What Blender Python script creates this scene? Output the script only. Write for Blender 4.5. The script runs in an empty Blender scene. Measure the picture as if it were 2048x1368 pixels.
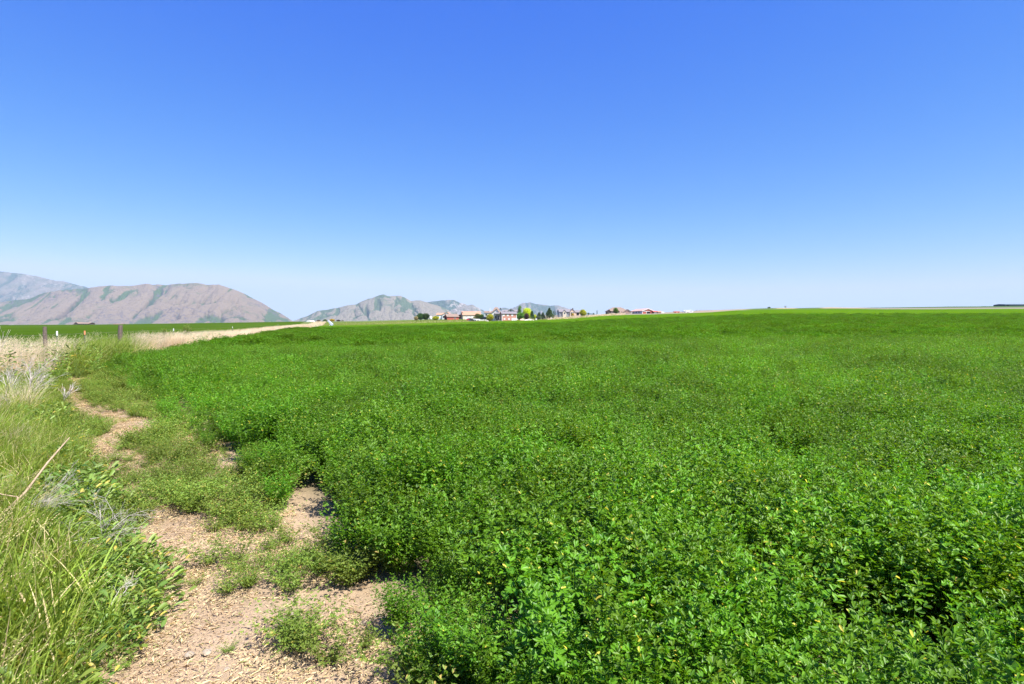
import bpy, math, random
import numpy as np
from mathutils import Vector, Matrix, Euler

# ------------------------------------------------------------------ camera, sky, sun, exposure
SC = bpy.context.scene
COL = SC.collection
F = 1138.0            # focal length in pixels of a 2048 px wide frame
EYE = 1.6
HOR = 648.0           # eye level row
cam_d = bpy.data.cameras.new("camera"); cam = bpy.data.objects.new("camera", cam_d); COL.objects.link(cam)
cam.location = (0, 0, EYE); cam.rotation_euler = (math.radians(90), 0, 0)
cam_d.sensor_width = 36; cam_d.lens = 36*F/2048; cam_d.shift_y = -(684-HOR)/2048
cam_d.clip_start = 0.05; cam_d.clip_end = 60000
SC.camera = cam

SUN_EL, SUN_AZ = 58.0, 130.0      # azimuth clockwise from +Y (view direction)
w = bpy.data.worlds.new("World"); SC.world = w; w.use_nodes = True
nt = w.node_tree; nt.nodes.clear()
sky = nt.nodes.new('ShaderNodeTexSky'); sky.sky_type = 'NISHITA'; sky.sun_disc = False
sky.sun_elevation = math.radians(SUN_EL); sky.sun_rotation = math.radians(SUN_AZ)
sky.altitude = 1400; sky.air_density = 1.0; sky.dust_density = 0.4; sky.ozone_density = 3.0
spl = nt.nodes.new('ShaderNodeSeparateColor'); gm = nt.nodes.new('ShaderNodeCombineColor')     # the deep clear-air tint of the photograph's sky
for ch, (gk, gg) in enumerate(((.158, 2.0), (.462, 1.15), (2.85, .22))):
    pw = nt.nodes.new('ShaderNodeMath'); pw.operation = 'POWER'; pw.inputs[1].default_value = gg; ml_ = nt.nodes.new('ShaderNodeMath'); ml_.operation = 'MULTIPLY'; ml_.inputs[1].default_value = gk
    mn_ = nt.nodes.new('ShaderNodeMath'); mn_.operation = 'SMOOTH_MIN'; mn_.inputs[1].default_value = (3.2, 3.75, 5.0)[ch]; mn_.inputs[2].default_value = .5
    nt.links.new(spl.outputs[ch], pw.inputs[0]); nt.links.new(pw.outputs[0], ml_.inputs[0]); nt.links.new(ml_.outputs[0], mn_.inputs[0]); nt.links.new(mn_.outputs[0], gm.inputs[ch])
bg = nt.nodes.new('ShaderNodeBackground'); bg.inputs[1].default_value = 0.102
wo = nt.nodes.new('ShaderNodeOutputWorld')
nt.links.new(sky.outputs[0], spl.inputs[0]); nt.links.new(gm.outputs[0], bg.inputs[0]); nt.links.new(bg.outputs[0], wo.inputs[0])
sd = bpy.data.lights.new("sun", 'SUN'); sd.energy = 4.6; sd.angle = math.radians(0.5); sd.color = (1.0, 0.955, 0.88)
sun = bpy.data.objects.new("sun", sd); COL.objects.link(sun)
a = math.radians(SUN_AZ); e = math.radians(SUN_EL)
sdir = Vector((math.sin(a)*math.cos(e), math.cos(a)*math.cos(e), math.sin(e)))
sun.rotation_euler = sdir.to_track_quat('Z', 'Y').to_euler()
SC.view_settings.view_transform = 'Standard'; SC.view_settings.look = 'None'
SC.view_settings.exposure = 1.25; SC.view_settings.gamma = 1.0; SC.view_settings.use_curve_mapping = False
SC.cycles.max_bounces = 6; SC.cycles.diffuse_bounces = 3; SC.cycles.transmission_bounces = 4
SC.cycles.glossy_bounces = 2; SC.cycles.volume_bounces = 0; SC.cycles.use_denoising = True
SC.cycles.sample_clamp_indirect = 4.0

rng = np.random.default_rng(7)
random.seed(7)

# ------------------------------------------------------------------ helpers
def sp(v, n=1): return v
_perm = np.random.default_rng(3).permutation(4096)
def _h(ix, iy, s):
    return _perm[(_perm[(ix + s*37) & 4095] + iy) & 4095] / 4095.0
def vnoise(x, y, s=0):
    x = np.asarray(x, float); y = np.asarray(y, float)
    ix = np.floor(x).astype(int); iy = np.floor(y).astype(int)
    fx = x-ix; fy = y-iy; fx = fx*fx*fx*(fx*(fx*6-15)+10); fy = fy*fy*fy*(fy*(fy*6-15)+10)
    a = _h(ix, iy, s); b = _h(ix+1, iy, s); c = _h(ix, iy+1, s); d = _h(ix+1, iy+1, s)
    return (a*(1-fx)+b*fx)*(1-fy)+(c*(1-fx)+d*fx)*fy
def fbm(x, y, o=4, s=0):
    r = 0; amp = .5; t = 0
    for i in range(o):
        r = r+amp*vnoise(x*2**i+i*17.3, y*2**i+i*9.1, s+i); t += amp; amp *= .5
    return r/t
def ridged(x, y, o=5, s=0):
    r = 0; amp = .5; t = 0; wgt = 1
    for i in range(o):
        n = 1-np.abs(2*vnoise(x*2**i+i*7.7, y*2**i+i*3.3, s+i)-1); n = n*n*wgt
        r = r+amp*n; t += amp; amp *= .5; wgt = np.clip(n*1.6, 0, 1)
    return r/t
def sstep(a, b, x):
    t = np.clip((x-a)/(b-a), 0, 1); return t*t*(3-2*t)
def pl(x, pts):
    return np.interp(x, [p[0] for p in pts], [p[1] for p in pts])

def tag(o, label=None, cat=None, group=None, kind=None):
    if label: o['label'] = label
    if cat: o['category'] = cat
    if group: o['group'] = group
    if kind: o['kind'] = kind
    return o

class MB:
    def __init__(s): s.v = []; s.f = []
    def add(s, vs, fs):
        n = len(s.v); s.v += [tuple(v) for v in vs]; s.f += [tuple(i+n for i in f) for f in fs]; return s
    def box(s, x0, x1, y0, y1, z0, z1):
        v = [(x0,y0,z0),(x1,y0,z0),(x1,y1,z0),(x0,y1,z0),(x0,y0,z1),(x1,y0,z1),(x1,y1,z1),(x0,y1,z1)]
        return s.add(v, [(3,2,1,0),(4,5,6,7),(0,1,5,4),(1,2,6,5),(2,3,7,6),(3,0,4,7)])
    def prism(s, poly, y0, y1):          # polygon in x,z pushed along y
        n = len(poly)
        v = [(p[0],y0,p[1]) for p in poly]+[(p[0],y1,p[1]) for p in poly]
        return s.add(v, [tuple(range(n)), tuple(range(2*n-1,n-1,-1))]+[(i,i+n,(i+1)%n+n,(i+1)%n) for i in range(n)])
    def prism_x(s, poly, x0, x1):        # polygon in y,z pushed along x
        n = len(poly)
        v = [(x0,p[0],p[1]) for p in poly]+[(x1,p[0],p[1]) for p in poly]
        return s.add(v, [tuple(range(n-1,-1,-1)), tuple(range(n,2*n))]+[((i+1)%n,(i+1)%n+n,i+n,i) for i in range(n)])
    def tube(s, pts, rad, n=6):
        rings = []
        for i, p in enumerate(pts):
            p = Vector(p); q = Vector(pts[min(i+1, len(pts)-1)])-Vector(pts[max(i-1, 0)]); q.normalize()
            up = Vector((0,0,1)) if abs(q.z) < .9 else Vector((1,0,0))
            a = q.cross(up).normalized(); b = q.cross(a)
            r = rad[i] if isinstance(rad, (list, tuple)) else rad
            rings.append([p+a*math.cos(t*2*math.pi/n)*r+b*math.sin(t*2*math.pi/n)*r for t in range(n)])
        v = [x for r in rings for x in r]; f = []
        for i in range(len(rings)-1):
            for j in range(n): f.append((i*n+j, i*n+(j+1)%n, (i+1)*n+(j+1)%n, (i+1)*n+j))
        f.append(tuple(range(n-1,-1,-1))); f.append(tuple(range((len(rings)-1)*n, len(rings)*n)))
        return s.add(v, f)
    def build(s, name, m, parent=None, smooth=False):
        me = bpy.data.meshes.new(name); me.from_pydata(s.v, [], s.f); me.materials.append(m)
        if smooth: me.polygons.foreach_set('use_smooth', [True]*len(me.polygons))
        me.update(); o = bpy.data.objects.new(name, me); COL.objects.link(o); o.parent = parent
        return o
def empty(name, loc, rz=0, **k):
    o = bpy.data.objects.new(name, None); COL.objects.link(o); o.location = loc; o.rotation_euler = (0,0,rz)
    o.empty_display_size = .5
    tag(o, **k); return o
def np_mesh(name, V, faces, m, attrs=None, smooth=False, col=COL, link=True):
    """V (n,3); faces (k,q) int array of one polygon size"""
    me = bpy.data.meshes.new(name); k, q = faces.shape
    me.vertices.add(len(V)); me.vertices.foreach_set('co', np.asarray(V, np.float32).ravel())
    me.loops.add(k*q); me.loops.foreach_set('vertex_index', faces.astype(np.int32).ravel())
    me.polygons.add(k); me.polygons.foreach_set('loop_start', np.arange(0, k*q, q, dtype=np.int32))
    me.update(calc_edges=True)
    if smooth: me.polygons.foreach_set('use_smooth', np.ones(k, bool))
    for nme, (arr, typ) in (attrs or {}).items():
        at = me.attributes.new(nme, typ, 'POINT')
        at.data.foreach_set('value' if typ != 'FLOAT_COLOR' and typ != 'FLOAT_VECTOR' else ('color' if typ == 'FLOAT_COLOR' else 'vector'), np.asarray(arr, np.float32).ravel())
    ml = m if isinstance(m, (list, tuple)) else [m]
    for x in ml: me.materials.append(x)
    o = bpy.data.objects.new(name, me)
    if link: col.objects.link(o)
    return o

# ------------------------------------------------------------------ materials
def mat(name, rgb, rough=.8, spec=.3, var=.12, scale=3.0, metal=0, bump=0, bscale=20):
    m = bpy.data.materials.new(name); m.use_nodes = True; n = m.node_tree; b = n.nodes['Principled BSDF']
    b.inputs['Roughness'].default_value = rough; b.inputs['Specular IOR Level'].default_value = spec; b.inputs['Metallic'].default_value = metal
    g = n.nodes.new('ShaderNodeNewGeometry'); t = n.nodes.new('ShaderNodeTexNoise'); t.inputs['Scale'].default_value = scale; t.inputs['Detail'].default_value = 4
    n.links.new(g.outputs['Position'], t.inputs['Vector'])
    r = n.nodes.new('ShaderNodeMapRange'); r.inputs['To Min'].default_value = 1-var*2; r.inputs['To Max'].default_value = 1+var*2
    n.links.new(t.outputs['Fac'], r.inputs['Value'])
    mx = n.nodes.new('ShaderNodeVectorMath'); mx.operation = 'SCALE'; mx.inputs[0].default_value = rgb
    n.links.new(r.outputs[0], mx.inputs['Scale']); n.links.new(mx.outputs[0], b.inputs['Base Color'])
    if bump:
        t2 = n.nodes.new('ShaderNodeTexNoise'); t2.inputs['Scale'].default_value = bscale; t2.inputs['Detail'].default_value = 5
        n.links.new(g.outputs['Position'], t2.inputs['Vector'])
        bp = n.nodes.new('ShaderNodeBump'); bp.inputs['Strength'].default_value = 1; bp.inputs['Distance'].default_value = bump
        n.links.new(t2.outputs['Fac'], bp.inputs['Height']); n.links.new(bp.outputs[0], b.inputs['Normal'])
    return m

def leaf_mat(name, c0, c1, c2=None, p2=.04, rough=.5, spec=.35, trans=.35, field=0.25, inst=.25, hs=.12):
    """c0..c1 spread by each leaf's own value, c2 rare leaves; patches by world noise, each plant a little different"""
    m = bpy.data.materials.new(name); m.use_nodes = True; n = m.node_tree; b = n.nodes['Principled BSDF']; L = n.links
    at = n.nodes.new('ShaderNodeAttribute'); at.attribute_name = 'v'
    rp = n.nodes.new('ShaderNodeValToRGB'); cr = rp.color_ramp
    cr.elements[0].color = (*c0, 1); cr.elements[1].color = (*c1, 1); cr.elements[1].position = 1-p2 if c2 else 1
    if c2:
        q = cr.elements.new(1-p2*.5); q.color = (*c2, 1)
    L.new(at.outputs['Fac'], rp.inputs[0])
    oi = n.nodes.new('ShaderNodeObjectInfo'); g = n.nodes.new('ShaderNodeNewGeometry')
    t = n.nodes.new('ShaderNodeTexNoise'); t.inputs['Scale'].default_value = field; t.inputs['Detail'].default_value = 3
    L.new(g.outputs['Position'], t.inputs['Vector'])
    r1 = n.nodes.new('ShaderNodeMapRange'); r1.inputs['To Min'].default_value = 1-inst; r1.inputs['To Max'].default_value = 1+inst; L.new(oi.outputs['Random'], r1.inputs['Value'])
    r2 = n.nodes.new('ShaderNodeMapRange'); r2.inputs['From Min'].default_value = .3; r2.inputs['From Max'].default_value = .7
    r2.inputs['To Min'].default_value = .8; r2.inputs['To Max'].default_value = 1.2; L.new(t.outputs['Fac'], r2.inputs['Value'])
    mm = n.nodes.new('ShaderNodeMath'); mm.operation = 'MULTIPLY'; L.new(r1.outputs[0], mm.inputs[0]); L.new(r2.outputs[0], mm.inputs[1])
    r3 = n.nodes.new('ShaderNodeMapRange'); r3.inputs['To Min'].default_value = .5-hs*.1; r3.inputs['To Max'].default_value = .5+hs*.1; L.new(oi.outputs['Random'], r3.inputs['Value'])
    h = n.nodes.new('ShaderNodeHueSaturation'); L.new(rp.outputs[0], h.inputs['Color']); L.new(mm.outputs[0], h.inputs['Value']); L.new(r3.outputs[0], h.inputs['Hue'])
    L.new(h.outputs[0], b.inputs['Base Color']); b.inputs['Roughness'].default_value = rough; b.inputs['Specular IOR Level'].default_value = spec
    tr = n.nodes.new('ShaderNodeBsdfTranslucent')
    ty = n.nodes.new('ShaderNodeMix'); ty.data_type = 'RGBA'; ty.blend_type = 'MULTIPLY'; ty.inputs['Factor'].default_value = 1; ty.inputs['B'].default_value = (1.5, 1.35, .5, 1)
    L.new(h.outputs[0], ty.inputs['A']); L.new(ty.outputs['Result'], tr.inputs['Color'])
    mx = n.nodes.new('ShaderNodeMixShader'); mx.inputs[0].default_value = trans
    L.new(b.outputs[0], mx.inputs[1]); L.new(tr.outputs[0], mx.inputs[2]); L.new(mx.outputs[0], n.nodes['Material Output'].inputs['Surface'])
    return m

M_ALF = leaf_mat('alfalfa_leaf', (.052,.150,.005), (.160,.322,.016), (.60,.52,.07), .014, rough=.43, spec=.36, trans=.4)
M_ALFF = leaf_mat('alfalfa_leaf_distant', (.064,.160,.005), (.125,.265,.011), None, rough=.6, spec=.2, trans=.4, inst=.15)
M_ALF2 = leaf_mat('alfalfa_leaf_low', (.105,.185,.020), (.235,.325,.050), (.50,.38,.10), .05, rough=.5, spec=.35)
M_GRASS = leaf_mat('grass_blade', (.120,.205,.018), (.320,.410,.060), (.72,.58,.32), .14, rough=.55, spec=.22, field=.6)
M_WEED = leaf_mat('broad_leaf', (.095,.190,.028), (.270,.370,.070), (.60,.45,.08), .05, rough=.45, spec=.45)
M_STRAW = leaf_mat('straw_blade', (.60,.46,.32), (.86,.72,.56), None, rough=.7, spec=.15, trans=.25, inst=.15, hs=.05)
M_LITTER = leaf_mat('litter', (.38,.27,.14), (.68,.52,.32), (.30,.33,.12), .16, rough=.8, spec=.1, trans=.1)
M_DEAD = mat('bleached_wood', (.52,.46,.42), .8, .2, .15, 30)

# ------------------------------------------------------------------ the lie of the land
D1, DM, D2 = 300.0, 370.0, 520.0
S1 = [(-900,655),(0,653.5),(300,652.4),(500,651.4),(600,651),(630,651),(720,649.5),(860,645.5),(930,643.5),(1000,641.7),(1040,641),(1100,639),(1140,637.2),(1200,631.7),(1250,629.2),(1310,628),(1360,626.3),(1420,624),(1475,620),(1540,618.5),(1660,617.6),(1760,617.8),(1850,617.8),(2048,616.8),(3500,617)]
SM = [(-900,653),(0,652.3),(300,650.5),(600,646.5),(640,645),(720,644.5),(830,641.2),(870,639.5),(920,638.8),(950,641),(975,641.5),(1000,641.6),(1035,640.8),(1060,639.5),(1100,638.3),(1130,636.2),(1160,634.3),(1200,630.9),(1220,628.9),(1260,628.4),(1320,627.2),(1390,625.2),(1480,619),(1540,617.3),(1660,616.3),(1760,616.6),(1850,616.6),(2048,615.8),(3500,616.6)]
S2 = [(-900,651),(0,650.4),(180,649.8),(600,643.6),(640,643),(720,642),(830,639.2),(900,637),(960,635.2),(1000,634),(1060,632),(1110,630.5),(1170,629.7),(1200,628.8),(1260,626.8),(1320,625.2),(1400,621.3),(1430,620),(1500,617.3),(1560,615.6),(1600,616),(1660,614.6),(1700,615.3),(1760,615),(1900,613),(2048,611.8),(3500,611.5)]
CROP_H = .5
def terr(X, Y):
    X = np.asarray(X, float); Y = np.asarray(Y, float)
    px = 1024+F*X/np.maximum(Y, 1.0)
    z1 = EYE-(pl(px, S1)-HOR)*D1/F-CROP_H
    zm = EYE-(pl(px, SM)-HOR)*DM/F
    s2 = pl(px, S2); z2 = EYE-(s2-HOR)*D2/F
    t = np.clip(Y/D1, 0, 1); z = z1*t**1.3
    z = np.where(Y > D1, z1+(zm-z1)*np.clip((Y-D1)/(DM-D1), 0, 1), z)
    z = np.where(Y > DM, zm+(z2-zm)*np.clip((Y-DM)/(D2-DM), 0, 1), z)
    far = np.where(s2 > HOR, z2-(s2-HOR)/F*(Y-D2), z2-.012*np.minimum(Y-D2, 1200))
    z = np.where(Y > D2, np.minimum(far, z2), z)
    return np.where(Y < 0, 0, z)
def terr1(x, y): return float(terr(np.array([x]), np.array([y]))[0])
def at(px, Y, dz=0):
    X = (px-1024)*Y/F; return Vector((X, Y, terr1(X, Y)+dz))
def proj(X, Y, Z):
    return 1024+F*X/Y, HOR+F*(EYE-Z)/Y

FX0, FK = -9.2, -.34
def fence_x(Y): return FX0+FK*np.asarray(Y, float)
_ce = [(-1,1.2),(0,.9),(2.0,.2),(2.42,-.05),(2.84,-.31),(3.3,-.68),(4.03,-1.0),(5.03,-1.72),(6.13,-2.65),(7.3,-3.75),(9.6,-5.8),(14.2,-9.7),(20.4,-14.7),(25,-16.3)]
def crop_x(Y):
    Y = np.asarray(Y, float); return np.where(Y < 25, pl(Y, _ce)-.34*sstep(12, 4, Y), fence_x(Y)+1.8)
_ve = [(-1,-1.0),(1.3,-1.05),(2.0,-1.55),(2.53,-1.86),(2.79,-1.87),(3.18,-1.94),(3.56,-2.15),(3.94,-2.54),(4.42,-3.04),(5.17,-3.63),(6.46,-4.73),(7.85,-6.03),(10.6,-8.27),(16.2,-12.9),(20.4,-15.5),(25,-16.6)]
def verge_x(Y):
    Y = np.asarray(Y, float); return np.where(Y < 25, pl(Y, _ve), fence_x(Y)+1.6)
BARE = [(400,1490,330,135),(240,1000,22,20),(200,900,20,14),(465,920,46,21),(605,1020,52,42),(668,1064,44,24),(690,1090,32,22),(335,1062,58,34),(375,1105,55,42),(375,1170,38,50),(335,1235,55,40),
 (742,1190,26,26),(690,1226,112,38),(560,1230,100,34),(440,1262,100,42),(330,1312,120,50),(470,1345,110,36),(240,1352,70,36),(728,1285,42,62),(620,1368,120,28),(742,1340,42,40),
 (898,1308,14,18),(850,1240,16,8),(272,938,15,9),(270,992,26,14),(150,795,12,12),(172,822,20,10),(205,838,34,9),(240,850,28,9),(262,870,34,11),(285,852,20,8),
 (300,812,18,5),(388,872,20,7),(398,884,20,9),(150,765,10,8),(235,948,16,8),(555,930,12,5),(530,1040,14,10),(345,955,14,5),(400,1010,22,10),(425,1120,26,14)]
def bare(X, Y):
    px, py = proj(X, Y, 0*X)
    px = px+14*(fbm(X*4, Y*4, 3, 41)-.5)*F/np.maximum(Y,1)*.02; py = py+20*(fbm(X*5, Y*5, 3, 43)-.5)*F/np.maximum(Y,1)*.006
    m = np.full(px.shape, 9.0)
    for (cx, cy, rx, ry) in BARE: m = np.minimum(m, ((px-cx)/rx)**2+((py-cy)/ry)**2)
    return m        # < 1 inside a bare patch

# ---- ground sheet
nr, na = 330, 1300
rr = np.concatenate([[0.0], np.geomspace(.25, 2800, nr-34), np.geomspace(2900, 15000, 12)])
rr = np.unique(np.concatenate([rr, np.linspace(290, 540, 42)]))
az = np.concatenate([np.linspace(-62, 62, 900), np.linspace(63, 297, 118)])
A = np.radians(az); na = len(A); nr = len(rr)
R2, A2 = np.meshgrid(rr, A, indexing='ij')
GX = R2*np.sin(A2); GY = R2*np.cos(A2)
rel = .05*(fbm(GX*1.3, GY*1.3, 4, 11)-.5)+.035*(fbm(GX*6, GY*6, 3, 15)-.5)
GZ = terr(GX, GY)+rel*np.clip(1-R2/60, 0, 1)
idx = np.arange(nr*na).reshape(nr, na)
i0 = idx[:-1]; i1 = idx[1:]
faces = np.stack([i0.ravel(), i1.ravel(), np.roll(i1, -1, 1).ravel(), np.roll(i0, -1, 1).ravel()], 1)[:, ::-1]
V = np.stack([GX.ravel(), GY.ravel(), GZ.ravel()], 1)
# colours of the land itself
px = 1024+F*GX/np.maximum(GY, .5)
soil = np.array([.36,.262,.17]); verge = np.array([.16,.15,.07]); pale = np.array([.36,.40,.14]); tan = np.array([.58,.47,.33]); grn = np.array([.13,.19,.055])
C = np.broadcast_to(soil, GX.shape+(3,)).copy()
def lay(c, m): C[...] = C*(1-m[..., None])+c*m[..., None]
lay(np.array([.36,.30,.20]), sstep(.1, -.5, GX-verge_x(GY))*(GY < 60)*1.0)
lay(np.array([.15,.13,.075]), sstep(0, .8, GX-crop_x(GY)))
lay(np.array([.33,.39,.08]), sstep(D1-6, D1+2, GY)*1.0)
lay(np.array([.46,.46,.16]), sstep(D1+15, D1+25, GY)*sstep(D1+50, D1+40, GY)*sstep(660, 760, px)*sstep(1010, 990, px))
lay(np.array([.30,.38,.12]), sstep(DM-15, DM+20, GY)*sstep(1120, 1090, px))
lay(np.array([.58,.50,.34]), sstep(D1, D1+8, GY)*sstep(1040, 1110, px))
lay(np.array([.50,.42,.34]), sstep(D1+30, DM, GY)*sstep(1100, 1120, px)*sstep(1250, 1210, px))
lay(np.array([.66,.52,.36]), sstep(D1, D1+10, GY)*sstep(1380, 1400, px)*sstep(1480, 1430, px))
lay(np.array([.20,.30,.08]), sstep(D1, D1+8, GY)*sstep(1480, 1510, px))
lay(np.array([.74,.62,.33]), sstep(DM-20, DM, GY)*sstep(1545, 1560, px)*sstep(1600, 1585, px))
lay(np.array([.78,.60,.33]), sstep(DM-20, DM, GY)*sstep(1635, 1650, px)*sstep(1760, 1720, px))
lay(np.array([.50,.43,.33]), sstep(D1+2, D1+9, GY)*sstep(DM+40, DM+20, GY)*sstep(1700, 1770, px))
lay(np.array([.14,.24,.07]), sstep(DM+25, DM+60, GY)*sstep(1700, 1770, px))
lay(np.array([.42,.42,.20]), sstep(D2-10, D2+10, GY)*sstep(640, 560, px))
lay(np.array([.50,.44,.26]), sstep(D2-10, D2+10, GY)*sstep(230, 160, px))
lay(np.array([.34,.32,.20]), sstep(1500, 3000, R2))
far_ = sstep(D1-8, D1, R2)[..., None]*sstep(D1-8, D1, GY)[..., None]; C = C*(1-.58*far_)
m = bpy.data.materials.new('ground'); m.use_nodes = True; n = m.node_tree; b = n.nodes['Principled BSDF']; L = n.links
b.inputs['Roughness'].default_value = .95; b.inputs['Specular IOR Level'].default_value = .1
at_ = n.nodes.new('ShaderNodeAttribute'); at_.attribute_name = 'tone'
g = n.nodes.new('ShaderNodeNewGeometry')
t1 = n.nodes.new('ShaderNodeTexNoise'); t1.inputs['Scale'].default_value = 3.0; t1.inputs['Detail'].default_value = 8; t1.inputs['Roughness'].default_value = .65
t2 = n.nodes.new('ShaderNodeTexNoise'); t2.inputs['Scale'].default_value = 60; t2.inputs['Detail'].default_value = 5; t2.inputs['Roughness'].default_value = .7
L.new(g.outputs['Position'], t1.inputs['Vector']); L.new(g.outputs['Position'], t2.inputs['Vector'])
ra = n.nodes.new('ShaderNodeMapRange'); ra.inputs['From Min'].default_value = .3; ra.inputs['From Max'].default_value = .7; ra.inputs['To Min'].default_value = .78; ra.inputs['To Max'].default_value = 1.2; L.new(t1.outputs['Fac'], ra.inputs['Value'])
rb = n.nodes.new('ShaderNodeMapRange'); rb.inputs['From Min'].default_value = .3; rb.inputs['From Max'].default_value = .7; rb.inputs['To Min'].default_value = .8; rb.inputs['To Max'].default_value = 1.2; L.new(t2.outputs['Fac'], rb.inputs['Value'])
mm = n.nodes.new('ShaderNodeMath'); mm.operation = 'MULTIPLY'; L.new(ra.outputs[0], mm.inputs[0]); L.new(rb.outputs[0], mm.inputs[1])
vm = n.nodes.new('ShaderNodeVectorMath'); vm.operation = 'SCALE'; L.new(at_.outputs['Color'], vm.inputs[0]); L.new(mm.outputs[0], vm.inputs['Scale']); L.new(vm.outputs[0], b.inputs['Base Color'])
# crumbs and cracks in the soil
vo = n.nodes.new('ShaderNodeTexVoronoi'); vo.feature = 'DISTANCE_TO_EDGE'; vo.inputs['Scale'].default_value = 7; 
wp = n.nodes.new('ShaderNodeVectorMath'); wp.operation = 'ADD'; t3 = n.nodes.new('ShaderNodeTexNoise'); t3.inputs['Scale'].default_value = 5; L.new(g.outputs['Position'], t3.inputs['Vector'])
sc3 = n.nodes.new('ShaderNodeVectorMath'); sc3.operation = 'SCALE'; sc3.inputs['Scale'].default_value = .25; L.new(t3.outputs['Color'], sc3.inputs[0])
L.new(g.outputs['Position'], wp.inputs[0]); L.new(sc3.outputs[0], wp.inputs[1]); L.new(wp.outputs[0], vo.inputs['Vector'])
rc = n.nodes.new('ShaderNodeMapRange'); rc.inputs['From Max'].default_value = .03; rc.inputs['To Max'].default_value = .35; L.new(vo.outputs['Distance'], rc.inputs['Value'])
ad = n.nodes.new('ShaderNodeMath'); ad.operation = 'ADD'; L.new(rc.outputs[0], ad.inputs[0]); L.new(t2.outputs['Fac'], ad.inputs[1])
bp = n.nodes.new('ShaderNodeBump'); bp.inputs['Strength'].default_value = .6; bp.inputs['Distance'].default_value = .014; L.new(ad.outputs[0], bp.inputs['Height']); L.new(bp.outputs[0], b.inputs['Normal'])
M_GROUND = m
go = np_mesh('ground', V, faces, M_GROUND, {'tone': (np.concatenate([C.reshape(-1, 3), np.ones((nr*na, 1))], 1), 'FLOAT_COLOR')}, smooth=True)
tag(go, kind='structure')

# ---- crop canopies seen from afar (the plants themselves stand in front, up to ~95 m)
def field_mat(name, c0, c1, sx, sy):
    m = bpy.data.materials.new(name); m.use_nodes = True; n = m.node_tree; b = n.nodes['Principled BSDF']; L = n.links
    b.inputs['Roughness'].default_value = 1; b.inputs['Specular IOR Level'].default_value = 0
    g = n.nodes.new('ShaderNodeNewGeometry'); mp = n.nodes.new('ShaderNodeMapping'); mp.inputs['Scale'].default_value = (sx, sy, .2); L.new(g.outputs['Position'], mp.inputs['Vector'])
    t = n.nodes.new('ShaderNodeTexNoise'); t.inputs['Scale'].default_value = 1; t.inputs['Detail'].default_value = 9; t.inputs['Roughness'].default_value = .62; L.new(mp.outputs[0], t.inputs['Vector'])
    t2 = n.nodes.new('ShaderNodeTexNoise'); t2.inputs['Scale'].default_value = 4; t2.inputs['Detail'].default_value = 6; t2.inputs['Roughness'].default_value = .7; L.new(g.outputs['Position'], t2.inputs['Vector'])
    a = n.nodes.new('ShaderNodeMath'); a.operation = 'ADD'; L.new(t.outputs['Fac'], a.inputs[0]); L.new(t2.outputs['Fac'], a.inputs[1])
    r = n.nodes.new('ShaderNodeMapRange'); r.inputs['From Min'].default_value = .75; r.inputs['From Max'].default_value = 1.25; L.new(a.outputs[0], r.inputs['Value'])
    mx = n.nodes.new('ShaderNodeMix'); mx.data_type = 'RGBA'; mx.inputs['A'].default_value = (*c0, 1); mx.inputs['B'].default_value = (*c1, 1); L.new(r.outputs[0], mx.inputs['Factor']); L.new(mx.outputs['Result'], b.inputs['Base Color'])
    bp = n.nodes.new('ShaderNodeBump'); bp.inputs['Strength'].default_value = .6; bp.inputs['Distance'].default_value = .25; L.new(t2.outputs['Fac'], bp.inputs['Height']); L.new(bp.outputs[0], b.inputs['Normal'])
    return m
M_FIELD = field_mat('crop_canopy', (.060,.132,.005), (.084,.166,.007), .03, .012)
M_FIELD2 = field_mat('neighbour_canopy', (.034,.072,.005), (.062,.112,.010), .02, .02)
def canopy(name, y0, y1, left, right, h, m, cols=420, rows=150):
    ys = np.geomspace(y0, y1, rows); q = np.linspace(0, 1, cols)
    Y = np.repeat(ys[:, None], cols, 1); xl = left(Y); xr = right(Y); X = xl+(xr-xl)*q[None, :]
    hh = h+.10*(fbm(X*.35, Y*.35, 4, 51)-.5)
    edge = np.ones_like(X); edge[0] = edge[-1] = 0; edge[:, 0] = edge[:, -1] = 0
    Z = terr(X, Y)+hh*edge+.02
    I = np.arange(rows*cols).reshape(rows, cols)
    f = np.stack([I[:-1, :-1].ravel(), I[:-1, 1:].ravel(), I[1:, 1:].ravel(), I[1:, :-1].ravel()], 1)
    o = np_mesh(name, np.stack([X.ravel(), Y.ravel(), Z.ravel()], 1), f, m, smooth=True)
    return tag(o, kind='structure')
canopy('crop_field', 30, D1, lambda Y: np.maximum(crop_x(Y)+.6, (625-1024)*Y/F), lambda Y: 1.5*Y+0*Y, CROP_H-.12, M_FIELD)
canopy('neighbour_field', 20, D2, lambda Y: -1.6*Y-6, lambda Y: np.minimum(fence_x(Y)-2.2, (612+18*sstep(250, 520, Y)-1024)*Y/F-1), .25, M_FIELD2, cols=200)

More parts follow.
